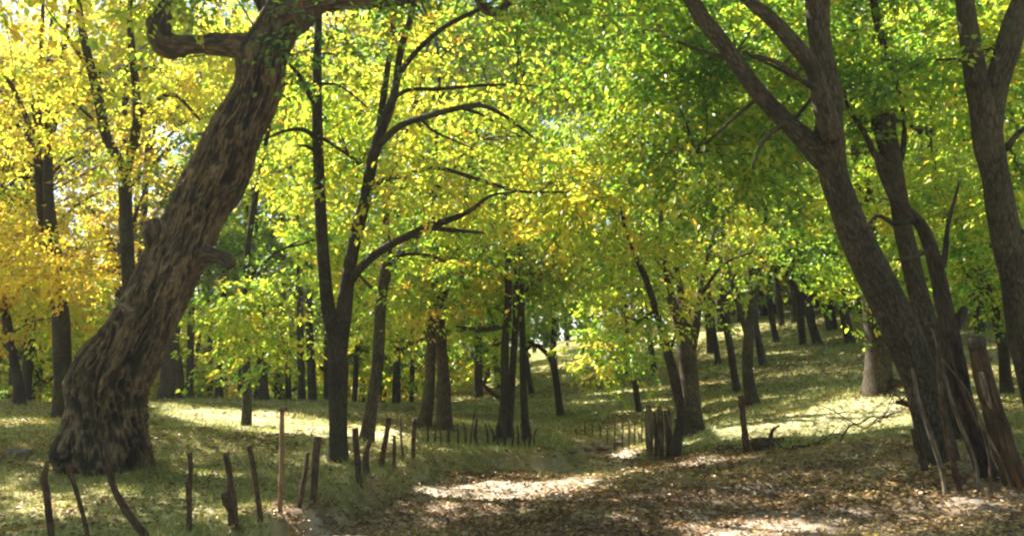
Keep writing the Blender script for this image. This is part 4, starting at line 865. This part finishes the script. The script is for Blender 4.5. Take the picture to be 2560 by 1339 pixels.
bp = N(nt, 'ShaderNodeBump', Strength=.6, Distance=.03); L.new(nz.outputs[0], bp.inputs['Height']); L.new(bp.outputs[0], b.inputs['Normal']); L.new(b.outputs[0], out.inputs[0]); ROCK = m
def rock(label, px, py, rad, d, name='rock', group=None):
    n1, n2 = 40, 60; th = np.linspace(0.02, math.pi - .02, n1); ph = np.linspace(0, 2 * math.pi, n2, endpoint=False)
    T, Pp = np.meshgrid(th, ph, indexing='ij'); v = np.stack([np.sin(T) * np.cos(Pp), np.sin(T) * np.sin(Pp), np.cos(T)], -1)
    f = 1 + .7 * (fbm(v * 1.2 + px, 3) - .5) + .4 * (fbm(v * 4 + px, 3) - .5) + .12 * (fbm(v * 13 + px, 3) - .5)
    V = (v * f[..., None]).reshape(-1, 3) * rad; c = at(px, py, d); c[2] = H(c[None, :2])[0] if rad[0] < .4 else c[2] - .04
    i = np.arange(n1 - 1)[:, None] * n2; j = np.arange(n2)[None]; j2 = (j + 1) % n2
    o = mk(name, V, [np.stack([i + j, i + n2 + j, i + n2 + j2, i + j2], -1).reshape(-1, 4)], [ROCK]); o.location = c + [0, 0, rad[2] * .15]
    return tag(o, label, 'rock', group)
rock('large pale boulder half buried at the bottom edge of the path', 868, 1339, (.38, .34, .19), 8.5)
rock('small grey stone in the leaves left of the old tree', 42, 1142, (.2, .14, .09), 13.4)
for px, py, s in ((1500,1118,.16),(1465,1127,.11),(1545,1108,.13),(1425,1130,.1)):
    d, p = ground(px, py); rock('pale stone at the path bend', px, py, (s * 1.5, s, s * .5), d, group='pale stones at the path bend')

# ------------------------------------------------------------------ leaf litter and grass
def scatter(n, far, near=6.5):
    """points on the ground in the seen sector, denser near"""
    y = near * (far / near) ** rng.random(n) ** .8; a = rng.uniform(-.66, .66, n)
    return np.c_[y * np.tan(a), y]
xy = scatter(260000, 46); lm = litter_mask(xy)
patch = fbm(np.c_[xy * .35, np.zeros(len(xy)) + 30], 3)
keep = rng.random(len(xy)) < np.where(lm > .5, .62 * (1 - .8 * soft_mask(xy, BARE_SUN_TINT)), (1 - .8 * soft_mask(xy, GRASS_SUN_TINT, 1.5)) * np.clip((patch - .36) * 1.9, .10, .42) + .45 * np.exp(-((xy[:, 0] + 8.5) ** 2 / 9 + (xy[:, 1] - 14.5) ** 2 / 5)))
xy = xy[keep]; n = len(xy); zz = H(xy) + rng.uniform(.004, .03, n)
a = rng.random(n) * 6.28; ax = unit(np.c_[np.cos(a), np.sin(a), rng.normal(0, .25, n)]); nr = unit(np.c_[rng.normal(0, .35, (n, 2)), np.ones(n)])
ln = .064 * rng.uniform(.55, 1.35, n) * np.clip(xy[:, 1] / 14, .85, 2.2)
hue = np.clip(.52 + rng.normal(0, .17, n) + (fbm(np.c_[xy * .7, np.zeros(n)], 3) - .5) * .9, 0, 1)
V, LF, kk = leaf_faces(np.c_[xy, zz], ax, nr, ln, ln * .6, True)
tag(mk('leaf_litter', V, [LF], [LITTER], attrs={'hue': np.repeat(hue, kk)}), 'brown and yellow fallen leaves strewn over the path and bank', 'leaf litter', kind='stuff')

xy = scatter(420000, 44); lm = litter_mask(xy)
p2 = fbm(np.c_[xy * .5, np.zeros(len(xy)) + 50], 3); dl, _ = seg_dist(xy, LIP)
keep = rng.random(len(xy)) < np.where(lm > .5, np.clip((p2 - .6) * 1.2, .0, .12), np.clip((p2 - .22) * 2.2, .18, 1)) + .5 * np.exp(-(dl / .35) ** 2) * (lm < .5)
xy = xy[keep]; n = len(xy); zz = H(xy) - .01; sc_ = np.clip(xy[:, 1] / 13, .8, 2.6)
hgt = .72 * (1 - .45 * soft_mask(xy, GRASS_SUN_TINT, 1.5)) * rng.uniform(.035, .11, n) * (.6 + .7 * fbm(np.c_[xy * 1.4, np.zeros(n)], 3)) * (.75 + .25 * sc_) * 1.3; a = rng.random(n) * 6.28; wd = .006 * sc_ * rng.uniform(.7, 1.5, n)
hgt *= 1 + .9 * np.clip(fbm(np.c_[xy * 3.5, np.zeros(n) + 21], 3) - .55, 0, 1) * 4
tc = np.vstack([scatter(220, 30), np.array([tuple(o.location)[:2] for o in C.objects if o.parent is None and o.name.split('.')[0] in ('fence_stake', 'split_stump', 'forked_tree', 'bowed_tree', 'copse_tree', 'clump_tree', 'leaning_tree', 'broad_tree', 'golden_tree', 'old_tree', 'split_post') and o.location[1] < 30]).repeat(2, 0)])
tc = tc[rng.random(len(tc)) < np.where(litter_mask(tc) > .5, .25, 1)]
tx = np.repeat(tc, 22, 0); tx = tx + rng.normal(0, .11, tx.shape); m_ = len(tx)
xy = np.vstack([xy, tx]); n = len(xy); zz = np.concatenate([zz, H(tx) - .01]); hgt = np.concatenate([hgt, rng.uniform(.05, .17, m_)]); wd = np.concatenate([wd, .005 * np.clip(tx[:, 1] / 13, .8, 2)]); a = rng.random(n) * 6.28
b0 = np.c_[xy, zz]; sd = np.c_[np.cos(a), np.sin(a), np.zeros(n)] * wd[:, None]
tip = b0 + np.c_[rng.normal(0, .55, (n, 2)) * hgt[:, None], hgt]
V = np.stack([b0 - sd, b0 + sd, tip], 1).reshape(-1, 3); i = np.arange(n)[:, None] * 3
hue = np.clip(.42 + .34 * soft_mask(xy, GRASS_SUN_TINT, 1.5) + rng.normal(0, .2, n) + (fbm(np.c_[xy * .4, np.zeros(n) + 8], 3) - .5) * .9, 0, 1)  # blades tinted paler where the sunlit gaps fall
tag(mk('grass', V, [i + [0, 1, 2]], [GRASS], attrs={'hue': np.repeat(hue, 3)}), 'short dry grass on the banks and slope', 'grass', kind='stuff')
# ------------------------------------------------------------------ the sunlit air
m, nt, out = nodes('air'); pv = nt.nodes.new('ShaderNodeVolumePrincipled')
pv.inputs['Color'].default_value = (.93, .96, 1, 1); pv.inputs['Density'].default_value = .0006; pv.inputs['Anisotropy'].default_value = .25
nt.links.new(pv.outputs[0], out.inputs['Volume'])
x0, x1, y0, y1, z0, z1 = -306, 306, -26, 334, float(GZ.min()) - 1.2, 34
V = np.array([(x, y, z) for x in (x0, x1) for y in (y0, y1) for z in (z0, z1)], float)
tag(mk('haze', V, [np.array([[0, 1, 3, 2], [4, 6, 7, 5], [0, 4, 5, 1], [2, 3, 7, 6], [0, 2, 6, 4], [1, 5, 7, 3]])], [m], smooth=False), kind='stuff')
